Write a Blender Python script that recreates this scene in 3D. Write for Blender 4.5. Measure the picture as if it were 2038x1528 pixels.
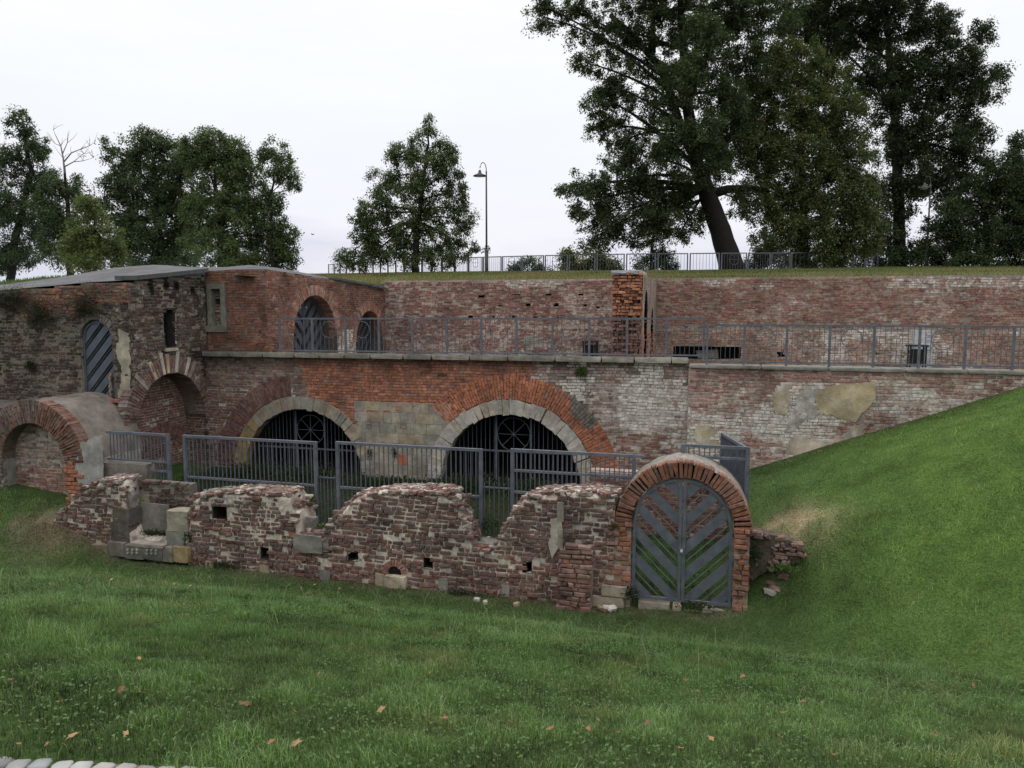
import bpy, math, random
import numpy as np
from mathutils import Vector, Matrix

# ------------------------------------------------------------------ camera, sky, sun, exposure
S = bpy.context.scene
for o in list(bpy.data.objects):
    bpy.data.objects.remove(o)
YAW = math.radians(15.1); FPX = 1500.0; VH = 610.0
PITCH = math.atan((764 - VH) / FPX); EZ = 5.8
cd = bpy.data.cameras.new('camera'); cam = bpy.data.objects.new('camera', cd)
S.collection.objects.link(cam); S.camera = cam
cd.sensor_width = 36; cd.lens = 36 * FPX / 2038; cd.clip_start = 0.05; cd.clip_end = 2000
cam.location = (0, 0, EZ); cam.rotation_euler = (math.pi / 2 - PITCH, 0, YAW)

W = bpy.data.worlds.new('World'); S.world = W; W.use_nodes = True
SUN_EL, SUN_AZ = math.radians(58), math.radians(-28)
nt = W.node_tree; nt.nodes.clear()
def N(t, ty, **kw):
    n = t.nodes.new(ty)
    for k, v in kw.items(): setattr(n, k, v)
    return n
_out = N(nt, 'ShaderNodeOutputWorld'); _bg = N(nt, 'ShaderNodeBackground'); _bg.inputs['Strength'].default_value = 0.1
_sky = N(nt, 'ShaderNodeTexSky', sky_type='NISHITA', sun_disc=False, sun_elevation=SUN_EL, sun_rotation=SUN_AZ)
_sky.air_density = 1.0; _sky.dust_density = 3.0; _sky.ozone_density = 1.0
_tc = N(nt, 'ShaderNodeTexCoord'); _mp = N(nt, 'ShaderNodeMapping'); _mp.inputs['Scale'].default_value = (1.0, 1.0, 4.5)
_no = N(nt, 'ShaderNodeTexNoise'); _no.inputs['Scale'].default_value = 2.2; _no.inputs['Detail'].default_value = 5; _no.inputs['Roughness'].default_value = .55
_sx = N(nt, 'ShaderNodeSeparateXYZ')
_el = N(nt, 'ShaderNodeMath', operation='MULTIPLY_ADD'); _el.inputs[1].default_value = .46; _el.inputs[2].default_value = -.23   # cloud unevenness shifts the overcast gradient
_ad = N(nt, 'ShaderNodeMath', operation='ADD')
_cr = N(nt, 'ShaderNodeValToRGB'); _e = _cr.color_ramp.elements      # overcast sky: dim lavender at the horizon, brightest overhead
_e[0].position = .0; _e[0].color = (.62, .64, .74, 1); _e[1].position = 1.0; _e[1].color = (1.9, 1.9, 1.92, 1)
for _p, _c in ((.055, (.71, .72, .81)), (.11, (.81, .82, .88)), (.20, (.815, .838, .87)), (.34, (.875, .89, .905)), (.5, (1.28, 1.29, 1.30))):
    _x = _e.new(_p); _x.color = _c + (1,)
_sc = N(nt, 'ShaderNodeVectorMath', operation='SCALE'); _sc.inputs['Scale'].default_value = 10.0
_mx = N(nt, 'ShaderNodeMix', data_type='RGBA'); _mx.inputs[0].default_value = .95
L = nt.links.new
L(_tc.outputs['Generated'], _mp.inputs['Vector']); L(_mp.outputs[0], _no.inputs['Vector']); L(_tc.outputs['Generated'], _sx.inputs[0])
L(_no.outputs[0], _el.inputs[0]); L(_sx.outputs[2], _ad.inputs[0]); L(_el.outputs[0], _ad.inputs[1]); L(_ad.outputs[0], _cr.inputs[0]); L(_cr.outputs[0], _sc.inputs[0])
L(_sky.outputs[0], _mx.inputs[6]); L(_sc.outputs[0], _mx.inputs[7]); L(_mx.outputs[2], _bg.inputs[0]); L(_bg.outputs[0], _out.inputs[0])

sl = bpy.data.lights.new('sun', 'SUN'); sl.energy = .9; sl.angle = math.radians(30); sl.color = (1, .97, .92)
sun = bpy.data.objects.new('sun', sl); S.collection.objects.link(sun)
_sd = Vector((math.sin(SUN_AZ) * math.cos(SUN_EL), math.cos(SUN_AZ) * math.cos(SUN_EL), math.sin(SUN_EL)))
sun.rotation_euler = _sd.to_track_quat('Z', 'Y').to_euler()
S.view_settings.view_transform = 'Standard'; S.view_settings.look = 'None'
S.view_settings.exposure = 0.2; S.view_settings.gamma = 1.0
S.render.engine = 'CYCLES'; S.cycles.use_denoising = True
S.cycles.max_bounces = 6; S.cycles.diffuse_bounces = 3; S.cycles.transparent_max_bounces = 4

# ------------------------------------------------------------------ projection helpers (pixel of the photograph -> point on a real plane)
_R = np.array([math.cos(YAW), math.sin(YAW), 0])
_F = np.array([-math.sin(YAW) * math.cos(PITCH), math.cos(YAW) * math.cos(PITCH), -math.sin(PITCH)])
_U = np.array([-math.sin(YAW) * math.sin(PITCH), math.cos(YAW) * math.sin(PITCH), math.cos(PITCH)])
EYE = np.array([0, 0, EZ])
def ray(u, v): return _F + _R * (u - 1019) / FPX + _U * (764 - v) / FPX
def onY(u, v, Y):
    d = ray(u, v); return EYE + d * (Y / d[1])
def onX(u, v, X):
    d = ray(u, v); return EYE + d * (X / d[0])
def atD(u, v, D): return EYE + ray(u, v) * D
def proj(P):
    q = np.asarray(P, float) - EYE; w = q @ _F
    return 1019 + FPX * (q @ _R) / w, 764 - FPX * (q @ _U) / w, w

rng = np.random.default_rng(7)
random.seed(7)
def _hash(ix, iy, seed):
    h = (ix.astype(np.int64) * 374761393 + iy.astype(np.int64) * 668265263 + seed * 974711) & 0x7fffffff
    h = ((h ^ (h >> 13)) * 1274126177) & 0x7fffffff
    return ((h ^ (h >> 16)) & 0xffff) / 65535.0
def vnoise(x, y, seed=0):
    x = np.asarray(x, float); y = np.asarray(y, float)
    ix = np.floor(x); iy = np.floor(y); fx = x - ix; fy = y - iy
    fx = fx * fx * (3 - 2 * fx); fy = fy * fy * (3 - 2 * fy)
    a = _hash(ix, iy, seed); b = _hash(ix + 1, iy, seed); c = _hash(ix, iy + 1, seed); d = _hash(ix + 1, iy + 1, seed)
    return (a * (1 - fx) + b * fx) * (1 - fy) + (c * (1 - fx) + d * fx) * fy
def fbm(x, y, seed=0, o=3):
    s = 0; a = .5; t = 0
    for i in range(o):
        s = s + a * vnoise(np.asarray(x) * 2 ** i, np.asarray(y) * 2 ** i, seed + i * 17); t += a; a *= .5
    return s / t
def sstep(x, a, b):
    t = np.clip((np.asarray(x, float) - a) / (b - a), 0, 1); return t * t * (3 - 2 * t)

# ------------------------------------------------------------------ mesh helpers
COL = S.collection
def mesh_np(name, V, faces, C=None, smooth=False):
    """faces: list of (m,k) int arrays"""
    me = bpy.data.meshes.new(name)
    V = np.ascontiguousarray(V, np.float32)
    faces = [np.asarray(f, np.int32) for f in faces if len(f)]
    me.vertices.add(len(V)); me.vertices.foreach_set('co', V.ravel())
    nl = sum(f.size for f in faces); npoly = sum(len(f) for f in faces)
    me.loops.add(nl); me.polygons.add(npoly)
    me.loops.foreach_set('vertex_index', np.concatenate([f.ravel() for f in faces]))
    tot = np.concatenate([np.full(len(f), f.shape[1], np.int32) for f in faces])
    st = np.concatenate([[0], np.cumsum(tot)[:-1]]).astype(np.int32)
    me.polygons.foreach_set('loop_start', st)
    try: me.polygons.foreach_set('loop_total', tot)
    except Exception: pass
    me.update(calc_edges=True)
    if C is not None:
        at = me.attributes.new('Col', 'FLOAT_COLOR', 'POINT')
        at.data.foreach_set('color', np.ascontiguousarray(C, np.float32).ravel())
    me.polygons.foreach_set('use_smooth', np.full(npoly, bool(smooth)))
    return me
def link(name, me, mat=None, parent=None):
    o = bpy.data.objects.new(name, me); COL.objects.link(o)
    if mat is not None and me is not None and not me.materials: me.materials.append(mat)
    if parent is not None:
        o.parent = parent
        if parent.type == 'EMPTY': o.matrix_parent_inverse = Matrix.Translation(-parent.location)
    return o
def tag(o, label=None, cat=None, group=None, kind=None):
    if label: o['label'] = label
    if cat: o['category'] = cat
    if group: o['group'] = group
    if kind: o['kind'] = kind
    return o
def empty(name, loc=(0, 0, 0), label=None, cat=None, group=None, kind=None):  # parts carry world coordinates; link() cancels this offset
    o = bpy.data.objects.new(name, None); COL.objects.link(o); o.empty_display_size = .2
    o.location = loc
    return tag(o, label, cat, group, kind)
class MB:
    """collects vertices and faces of ONE part"""
    def __init__(s): s.v = []; s.f = []; s.c = []
    def add(s, V, F, col=None):
        b = len(s.v); s.v += [tuple(map(float, p)) for p in V]; s.f += [tuple(b + i for i in f) for f in F]
        s.c += [col if col is not None else (1, 1, 1, 0)] * len(V); return s
    def box(s, lo, hi, col=None):
        x0, y0, z0 = lo; x1, y1, z1 = hi
        V = [(x0, y0, z0), (x1, y0, z0), (x1, y1, z0), (x0, y1, z0), (x0, y0, z1), (x1, y0, z1), (x1, y1, z1), (x0, y1, z1)]
        return s.add(V, BOXF, col)
    def tube(s, pts, rad, n=6, cap=True):
        pts = [np.asarray(p, float) for p in pts]; m = len(pts); ring = []
        for i, p in enumerate(pts):
            t = pts[min(i + 1, m - 1)] - pts[max(i - 1, 0)]; t /= (np.linalg.norm(t) + 1e-9)
            r = np.array([0, 0, 1.]) if abs(t[2]) < .9 else np.array([1., 0, 0])
            a = np.cross(t, r); a /= np.linalg.norm(a); b = np.cross(t, a)
            rr = rad[i] if hasattr(rad, '__len__') else rad
            ring += [p + rr * (math.cos(2 * math.pi * k / n) * a + math.sin(2 * math.pi * k / n) * b) for k in range(n)]
        F = [(i * n + k, i * n + (k + 1) % n, (i + 1) * n + (k + 1) % n, (i + 1) * n + k) for i in range(m - 1) for k in range(n)]
        if cap: F += [tuple(range(n))[::-1], tuple((m - 1) * n + k for k in range(n))]
        return s.add(ring, F)
    def lathe(s, c, prof, n=16):
        V = []; m = len(prof)
        for r, z in prof: V += [(c[0] + r * math.cos(2 * math.pi * k / n), c[1] + r * math.sin(2 * math.pi * k / n), c[2] + z) for k in range(n)]
        return s.add(V, [(i * n + k, i * n + (k + 1) % n, (i + 1) * n + (k + 1) % n, (i + 1) * n + k) for i in range(m - 1) for k in range(n)])
    def mesh(s, name, smooth=False):
        me = bpy.data.meshes.new(name); me.from_pydata(s.v, [], s.f); me.update()
        at = me.attributes.new('Col', 'FLOAT_COLOR', 'POINT')
        at.data.foreach_set('color', np.array(s.c, np.float32).ravel())
        me.polygons.foreach_set('use_smooth', np.full(len(me.polygons), bool(smooth)))
        return me
    def build(s, name, mat, parent=None, smooth=False): return link(name, s.mesh(name, smooth), mat, parent)
BOXF = [(0, 3, 2, 1), (4, 5, 6, 7), (0, 1, 5, 4), (1, 2, 6, 5), (2, 3, 7, 6), (3, 0, 4, 7)]

class Plane:
    """a vertical wall plane: s along it, z up, d outwards"""
    def __init__(s, O, U, Nn): s.O = np.array(O, float); s.U = np.array(U, float); s.N = np.array(Nn, float)
    def P(s, a, z, d=0):
        a = np.asarray(a, float)[..., None]; z = np.asarray(z, float)[..., None]; d = np.asarray(d, float)[..., None]
        return s.O + a * s.U + z * np.array([0, 0, 1.]) + d * s.N
def PY(Y): return Plane((0, Y, 0), (1, 0, 0), (0, -1, 0))
def PX(X): return Plane((X, 0, 0), (0, 1, 0), (1, 0, 0))
def prism(pl, poly, d0, d1, mb=None, col=None):
    mb = mb or MB(); n = len(poly); poly = np.asarray(poly, float)
    V = np.concatenate([pl.P(poly[:, 0], poly[:, 1], d1), pl.P(poly[:, 0], poly[:, 1], d0)])
    F = [tuple(range(n)), tuple(range(2 * n - 1, n - 1, -1))] + [(i, n + i, n + (i + 1) % n, (i + 1) % n) for i in range(n)]
    # keep outward normals whatever the winding
    ar = np.sum(poly[:, 0] * np.roll(poly[:, 1], -1) - np.roll(poly[:, 0], -1) * poly[:, 1])
    hand = np.dot(np.cross(pl.U, [0, 0, 1]), pl.N)
    if (ar > 0) != (hand > 0): F = [f[::-1] for f in F]
    return mb.add(V, F, col)
def clip(poly, n, c):
    """keep the part of poly where n.p <= c"""
    out = []
    for i in range(len(poly)):
        a, b = poly[i], poly[(i + 1) % len(poly)]
        da = n[0] * a[0] + n[1] * a[1] - c; db = n[0] * b[0] + n[1] * b[1] - c
        if da <= 0: out.append(a)
        if (da < 0 < db) or (db < 0 < da):
            t = da / (da - db); out.append((a[0] + t * (b[0] - a[0]), a[1] + t * (b[1] - a[1])))
    return out
def wobble(poly, step, amp, seed):
    """a ragged outline: subdivide the edges and push the points about"""
    out = []; r = np.random.default_rng(seed)
    for i in range(len(poly)):
        a = np.array(poly[i], float); b = np.array(poly[(i + 1) % len(poly)], float); L_ = np.linalg.norm(b - a); k = max(1, int(L_ / step))
        for j in range(k):
            p = a + (b - a) * j / k; out.append(tuple(p + r.normal(0, amp, 2)))
    return out

# ------------------------------------------------------------------ materials
def mat_new(name):
    m = bpy.data.materials.new(name); m.use_nodes = True; t = m.node_tree
    b = t.nodes['Principled BSDF']; b.inputs['Specular IOR Level'].default_value = .25
    return m, t, b
def mat_attr(name, rough=.92, scale=9., amp=.5, lime=(.50, .465, .42), bump=.35, bscale=45., lscale=7.):
    """masonry: own colour from the mesh, uneven firing and lime bloom from noise"""
    m, t, b = mat_new(name); l = t.links.new
    at = N(t, 'ShaderNodeAttribute', attribute_name='Col'); g = N(t, 'ShaderNodeNewGeometry')
    n1 = N(t, 'ShaderNodeTexNoise'); n1.inputs['Scale'].default_value = scale; n1.inputs['Detail'].default_value = 7; n1.inputs['Roughness'].default_value = .65
    n2 = N(t, 'ShaderNodeTexNoise'); n2.inputs['Scale'].default_value = lscale; n2.inputs['Detail'].default_value = 9; n2.inputs['Roughness'].default_value = .72
    n3 = N(t, 'ShaderNodeTexNoise'); n3.inputs['Scale'].default_value = bscale; n3.inputs['Detail'].default_value = 6
    n4 = N(t, 'ShaderNodeTexNoise'); n4.inputs['Scale'].default_value = .9; n4.inputs['Detail'].default_value = 6; n4.inputs['Roughness'].default_value = .7
    for n in (n1, n2, n3, n4): l(g.outputs['Position'], n.inputs['Vector'])
    mr = N(t, 'ShaderNodeMapRange'); mr.inputs[1].default_value = .28; mr.inputs[2].default_value = .72; mr.inputs[3].default_value = 1 - amp; mr.inputs[4].default_value = 1 + amp
    l(n1.outputs[0], mr.inputs[0])
    mr2 = N(t, 'ShaderNodeMapRange'); mr2.inputs[1].default_value = .3; mr2.inputs[2].default_value = .7; mr2.inputs[3].default_value = .58; mr2.inputs[4].default_value = 1.30
    l(n4.outputs[0], mr2.inputs[0])
    mm = N(t, 'ShaderNodeMath', operation='MULTIPLY'); l(mr.outputs[0], mm.inputs[0]); l(mr2.outputs[0], mm.inputs[1])
    mu = N(t, 'ShaderNodeVectorMath', operation='SCALE'); l(at.outputs['Color'], mu.inputs[0]); l(mm.outputs[0], mu.inputs['Scale'])
    # lime: where noise + alpha passes a threshold
    ad = N(t, 'ShaderNodeMath', operation='ADD'); l(n2.outputs[0], ad.inputs[0]); l(at.outputs['Alpha'], ad.inputs[1])
    lr = N(t, 'ShaderNodeMapRange'); lr.inputs[1].default_value = .80; lr.inputs[2].default_value = .98; l(ad.outputs[0], lr.inputs[0])
    mix = N(t, 'ShaderNodeMix', data_type='RGBA'); l(lr.outputs[0], mix.inputs[0]); l(mu.outputs[0], mix.inputs[6])
    lc = N(t, 'ShaderNodeVectorMath', operation='SCALE'); lc.inputs[0].default_value = lime; l(mr.outputs[0], lc.inputs['Scale']); l(lc.outputs[0], mix.inputs[7])
    l(mix.outputs[2], b.inputs['Base Color']); b.inputs['Roughness'].default_value = rough; b.inputs['Specular IOR Level'].default_value = .12
    bp = N(t, 'ShaderNodeBump'); bp.inputs['Strength'].default_value = bump; bp.inputs['Distance'].default_value = .02; l(n3.outputs[0], bp.inputs['Height']); l(bp.outputs[0], b.inputs['Normal'])
    return m
def mat_plain(name, col, rough=.7, amp=.25, scale=6., bump=.15, bscale=40., metal=0., col2=None, spec=.25, rust=False):
    m, t, b = mat_new(name); l = t.links.new; g = N(t, 'ShaderNodeNewGeometry')
    n1 = N(t, 'ShaderNodeTexNoise'); n1.inputs['Scale'].default_value = scale; n1.inputs['Detail'].default_value = 8; n1.inputs['Roughness'].default_value = .65
    n3 = N(t, 'ShaderNodeTexNoise'); n3.inputs['Scale'].default_value = bscale; n3.inputs['Detail'].default_value = 5
    l(g.outputs['Position'], n1.inputs['Vector']); l(g.outputs['Position'], n3.inputs['Vector'])
    r = N(t, 'ShaderNodeValToRGB'); e = r.color_ramp.elements; e[0].position = .3; e[1].position = .7
    e[0].color = tuple(c * (1 - amp) for c in col) + (1,); c2 = col2 or tuple(c * (1 + amp) for c in col); e[1].color = tuple(c2) + (1,)
    l(n1.outputs[0], r.inputs[0]); l(r.outputs[0], b.inputs['Base Color'])
    if rust:
        n5 = N(t, 'ShaderNodeTexNoise'); n5.inputs['Scale'].default_value = 7; n5.inputs['Detail'].default_value = 9; n5.inputs['Roughness'].default_value = .75; l(g.outputs['Position'], n5.inputs['Vector'])
        rm = N(t, 'ShaderNodeMapRange'); rm.inputs[1].default_value = .60; rm.inputs[2].default_value = .72; l(n5.outputs[0], rm.inputs[0])
        mx = N(t, 'ShaderNodeMix', data_type='RGBA'); mx.inputs[7].default_value = (.095, .060, .042, 1); l(rm.outputs[0], mx.inputs[0]); l(r.outputs[0], mx.inputs[6]); l(mx.outputs[2], b.inputs['Base Color'])
    b.inputs['Roughness'].default_value = rough; b.inputs['Metallic'].default_value = metal; b.inputs['Specular IOR Level'].default_value = spec
    bp = N(t, 'ShaderNodeBump'); bp.inputs['Strength'].default_value = bump; bp.inputs['Distance'].default_value = .02; l(n3.outputs[0], bp.inputs['Height']); l(bp.outputs[0], b.inputs['Normal'])
    return m
def mat_leaf(name, trans=.35, rough=.6, gain=1.0):
    m, t, b = mat_new(name); l = t.links.new
    at = N(t, 'ShaderNodeAttribute', attribute_name='Col')
    l(at.outputs['Color'], b.inputs['Base Color']); b.inputs['Roughness'].default_value = rough; b.inputs['Specular IOR Level'].default_value = .2
    tr = N(t, 'ShaderNodeBsdfTranslucent'); sc = N(t, 'ShaderNodeVectorMath', operation='MULTIPLY'); sc.inputs[1].default_value = (1.3 * gain, 1.5 * gain, .6 * gain)
    l(at.outputs['Color'], sc.inputs[0]); l(sc.outputs[0], tr.inputs['Color'])
    ms = N(t, 'ShaderNodeMixShader'); ms.inputs[0].default_value = trans
    o = t.nodes['Material Output']; l(b.outputs[0], ms.inputs[1]); l(tr.outputs[0], ms.inputs[2]); l(ms.outputs[0], o.inputs['Surface'])
    return m
M = dict(
    brick=mat_attr('brick', lscale=3.4), mortar=mat_attr('mortar', scale=14, amp=.45, bscale=70, bump=.6),
    stone=mat_attr('stone', scale=5, amp=.35, lime=(.52, .5, .46), bump=.45, bscale=30),
    plaster=mat_attr('plaster', scale=3.2, amp=.38, bump=.6, bscale=26, lime=(.47, .45, .42), lscale=4.),
    steel=mat_plain('painted_steel', (.092, .104, .134), rough=.55, amp=.32, scale=5., bump=.12, spec=.35, col2=(.125, .135, .160), rust=True),
    steel_thin=mat_plain('painted_bars', (.080, .088, .108), rough=.6, amp=.3, scale=4., bump=.05, spec=.3, rust=True),
    steel_dark=mat_plain('dark_painted_steel', (.055, .062, .078), rough=.5, amp=.3, scale=4., bump=.05, spec=.35),
    black=mat_plain('black_iron', (.012, .012, .013), rough=.5, amp=.2, bump=.05),
    zinc=mat_plain('roofing_felt', (.072, .072, .079), rough=.85, amp=.35, scale=1.3, bump=.35, col2=(.115, .115, .122)),
    slate=mat_plain('slate_coping', (.075, .075, .075), rough=.8, amp=.4, scale=5, bump=.4),
    bark=mat_plain('bark', (.014, .012, .0105), rough=.95, amp=.4, scale=5, bump=.9, bscale=14),
    deadwood=mat_plain('dead_wood', (.17, .16, .15), rough=.9, amp=.3, scale=5, bump=.4),
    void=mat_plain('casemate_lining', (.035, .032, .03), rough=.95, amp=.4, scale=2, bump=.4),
    leaf=mat_leaf('tree_leaf', trans=.3), blade=mat_leaf('grass_blade', trans=.3, rough=.7, gain=.9),
    litter=mat_leaf('dry_leaf', trans=.2, rough=.8, gain=.8),
    white=mat_plain('galvanised_white', (.5, .5, .5), rough=.4),
    glass=mat_plain('lamp_lens', (.55, .55, .5), rough=.2, amp=.05),
)

# ------------------------------------------------------------------ terrain
YF = 20.3            # main facade
YR = 14.35           # ruined outer wall
YB = 29.0            # back wall of the terrace
ZT = 3.65            # terrace floor
XA, XB = -15.46, -13.3   # side faces of the bastion block and of the casemate
GX = -0.52           # gate axis

def smax(a, b, k):
    h = np.clip(.5 + .5 * (a - b) / k, 0, 1); return b + (a - b) * h + k * h * (1 - h)
def ground_z(x, y):
    x = np.asarray(x, float); y = np.asarray(y, float)
    yy = y + .25 * (fbm(x * .25, y * .25, 5) - .5)
    near = np.interp(yy, [-60, 2.1, 2.6, 7.2, 8.0, 9.6, 12.2, 13.2, 16], [4.12, 4.12, 4.06, 2.50, 2.20, 1.35, .12, -.18, -.25])
    near = near + .10 * (fbm(x * .7, y * .7, 9) - .5) * sstep(y, 2.6, 4.0)
    floor = -.22 + .20 * sstep(x, -4, 0.5) + 0 * y
    z = smax(near, floor, .35)
    # bank on the right
    bank = 1.65 + .38 * (x - 1.04) - .27 * np.maximum(0, 17 - y) - .9 * sstep(14.9 - y, -.6, .9) * sstep(x, 3.2, .9) + .10 * (fbm(x * .6, y * .6, 3) - .5)
    bank = np.minimum(bank, 4.3 + .03 * x)
    bank = np.where(x > .1, bank, bank - 3 * (0.1 - x))
    z = smax(z, bank, .55)
    # rise to the left vault
    lf = sstep(-x, 13.2, 15.4)
    z = z + lf * (1.02 * sstep(y, 12.9, 15.2)) + sstep(-x, 15, 21) * .5 * sstep(y, 10, 15)
    # areaway behind the ruined wall
    inside = sstep(y, 14.6, 15.05) * sstep(-x, -.45, -.25) * sstep(x, -16.5, -15.2)
    area = .74 + .06 * (fbm(x, y, 21) - .5)
    pas = sstep(x, -2.0, -1.3)          # passage behind the gate climbs gently
    area = area * (1 - pas) + pas * np.interp(y, [14, 14.9, 18, 20.5], [.02, .12, .85, 1.1])
    return z * (1 - inside) + area * inside
def grid_sheet(x0, x1, y0, y1, st):
    xs = np.arange(x0, x1 + st * .5, st); ys = np.arange(y0, y1 + st * .5, st)
    X, Y = np.meshgrid(xs, ys); Z = ground_z(X, Y)
    V = np.stack([X, Y, Z], -1).reshape(-1, 3); nx = len(xs); ny = len(ys)
    i = (np.arange(ny - 1)[:, None] * nx + np.arange(nx - 1)[None]).ravel()
    return V, np.stack([i, i + 1, i + nx + 1, i + nx], -1)
def mat_soil():
    m, t, b = mat_new('turf'); l = t.links.new; g = N(t, 'ShaderNodeNewGeometry')
    n1 = N(t, 'ShaderNodeTexNoise'); n1.inputs['Scale'].default_value = 1.1; n1.inputs['Detail'].default_value = 9; n1.inputs['Roughness'].default_value = .7
    n2 = N(t, 'ShaderNodeTexNoise'); n2.inputs['Scale'].default_value = 26; n2.inputs['Detail'].default_value = 6
    l(g.outputs['Position'], n1.inputs['Vector']); l(g.outputs['Position'], n2.inputs['Vector'])
    at = N(t, 'ShaderNodeAttribute', attribute_name='Col')
    r = N(t, 'ShaderNodeVectorMath', operation='SCALE'); l(at.outputs['Color'], r.inputs[0])
    r1 = N(t, 'ShaderNodeMapRange'); r1.inputs[1].default_value = .3; r1.inputs[2].default_value = .7; r1.inputs[3].default_value = .6; r1.inputs[4].default_value = 1.4
    l(n1.outputs[0], r1.inputs[0]); l(r1.outputs[0], r.inputs['Scale'])
    r2 = N(t, 'ShaderNodeMapRange'); r2.inputs[1].default_value = .3; r2.inputs[2].default_value = .7; r2.inputs[3].default_value = .55; r2.inputs[4].default_value = 1.35
    l(n2.outputs[0], r2.inputs[0]); mu = N(t, 'ShaderNodeVectorMath', operation='SCALE'); l(r.outputs[0], mu.inputs[0]); l(r2.outputs[0], mu.inputs['Scale'])
    l(mu.outputs[0], b.inputs['Base Color']); b.inputs['Roughness'].default_value = .95; b.inputs['Specular IOR Level'].default_value = .05
    bp = N(t, 'ShaderNodeBump'); bp.inputs['Strength'].default_value = .8; bp.inputs['Distance'].default_value = .05; l(n2.outputs[0], bp.inputs['Height']); l(bp.outputs[0], b.inputs['Normal'])
    return m
M['turf'] = mat_soil()
TURF = np.array([.046, .078, .024])
def straw(x, y): return .8 * np.exp(-((x - 1.5) / .75) ** 2 - ((y - 15.55) / .6) ** 2) * (.45 + .8 * sstep(fbm(x * 2.2, y * 2.2, 218), .35, .6))
def turf_col(x, y):
    x = np.asarray(x, float); y = np.asarray(y, float); c = np.tile(TURF, (len(x), 1)) * (1 + (sstep(x, 1, 4) * sstep(y, 9, 13))[:, None] * np.array([.3, .3, 0])); k = np.clip(straw(x, y) * 1.1, 0, 1)[:, None]; c = c * (1 - k) + np.array([.25, .195, .12]) * k
    e = (np.exp(-((y - 14.2) / .28) ** 2) * ((x > -16.5) & (x < .6)) * .55 + np.exp(-((x + 15.2) / .9) ** 2 - ((y - 14.2) / .8) ** 2) * .8 + np.exp(-((y - 20.1) / .16) ** 2) * .5)[:, None]; e = np.clip(e * (.5 + fbm(x * 2.5, y * 2.5, 219))[:, None], 0, .9)
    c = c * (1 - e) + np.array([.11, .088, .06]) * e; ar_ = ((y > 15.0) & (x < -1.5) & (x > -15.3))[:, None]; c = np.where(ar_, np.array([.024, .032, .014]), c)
    return np.concatenate([c, np.ones((len(x), 1))], 1)
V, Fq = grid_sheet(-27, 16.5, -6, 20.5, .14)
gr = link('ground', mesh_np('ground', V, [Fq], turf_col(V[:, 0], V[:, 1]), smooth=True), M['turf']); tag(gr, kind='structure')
# outer skirt of the same ground, to the horizon on the camera's side
mb = MB()
for lo, hi in (((-300, -300), (300, -6)), ((-300, -6), (-27, 12)), ((16.5, -6), (300, 12))):
    mb.add([(lo[0], lo[1], 4.1), (hi[0], lo[1], 4.1), (hi[0], hi[1], 4.1), (lo[0], hi[1], 4.1)], [(0, 1, 2, 3)], tuple(TURF) + (1,))
tag(mb.build('far_ground', M['turf']), kind='structure')
# terrace floor
mb = MB(); mb.box((-16.2, 20.5, ZT - .3), (18, 29.3, ZT))
tag(mb.build('terrace_floor', mat_plain('terrace_gravel', (.2, .18, .15), rough=.95, bump=.6)), kind='structure')

# upper ground: from the wall top up to the fence line and beyond
FENCE = [(470, 549, 100), (560, 548, 92), (640, 546, 83), (700, 545, 75), (760, 544, 68), (820, 543, 62), (880, 542.5, 57), (960, 542, 52.5), (1050, 541.5, 49.5), (1130, 541, 47.5), (1220, 540.5, 46),
         (1300, 540, 45.3), (1370, 540, 45), (1450, 539, 45), (1520, 538, 46), (1600, 536, 48), (1700, 534, 52), (1780, 532, 56), (1900, 531, 60), (2038, 530, 64), (2300, 529, 70)]
def upper_edge(u):   # the brow of the bank, as it meets the back wall or the casemate roof
    if u < 782:
        q = onX(u, 600, XB - .35); return np.array([q[0], min(q[1], 29.2), 6.72])
    q = onY(u, 550, YB + .18); return np.array([q[0], q[1], 6.84])
cols = []
for i in range(len(FENCE) - 1):
    for k in range(6):
        t = k / 6; a = np.array(FENCE[i]); b = np.array(FENCE[i + 1]); cols.append(a + (b - a) * t)
rows = []
NR = 16
for c in cols:
    e = upper_edge(c[0]); fpt = atD(c[0], c[1], c[2]); col = []
    for j in range(NR):
        t = j / (NR - 1); p = e + (fpt - e) * t; p[2] += .35 * math.sin(math.pi * min(1, t * 1.1)) * .25 + .12 * (fbm(p[0] * .3, p[1] * .3, 31) - .5) * math.sin(math.pi * t); col.append(p)
    d = (fpt - EYE); d[2] = 0; d /= np.linalg.norm(d)
    for far in (6, 25, 80, 300): col.append(fpt + d * far - np.array([0, 0, .02 * far ** .9]))
    rows.append(col)
rows = np.array(rows); nc, nr = rows.shape[:2]
ii = (np.arange(nc - 1)[:, None] * nr + np.arange(nr - 1)[None]).ravel()
tag(link('upper_ground', mesh_np('upper_ground', rows.reshape(-1, 3), [np.stack([ii, ii + nr, ii + nr + 1, ii + 1], -1)], np.tile(np.array([.085, .095, .036, 1]), (nc * nr, 1)), smooth=True), M['turf']), kind='structure')

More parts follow.
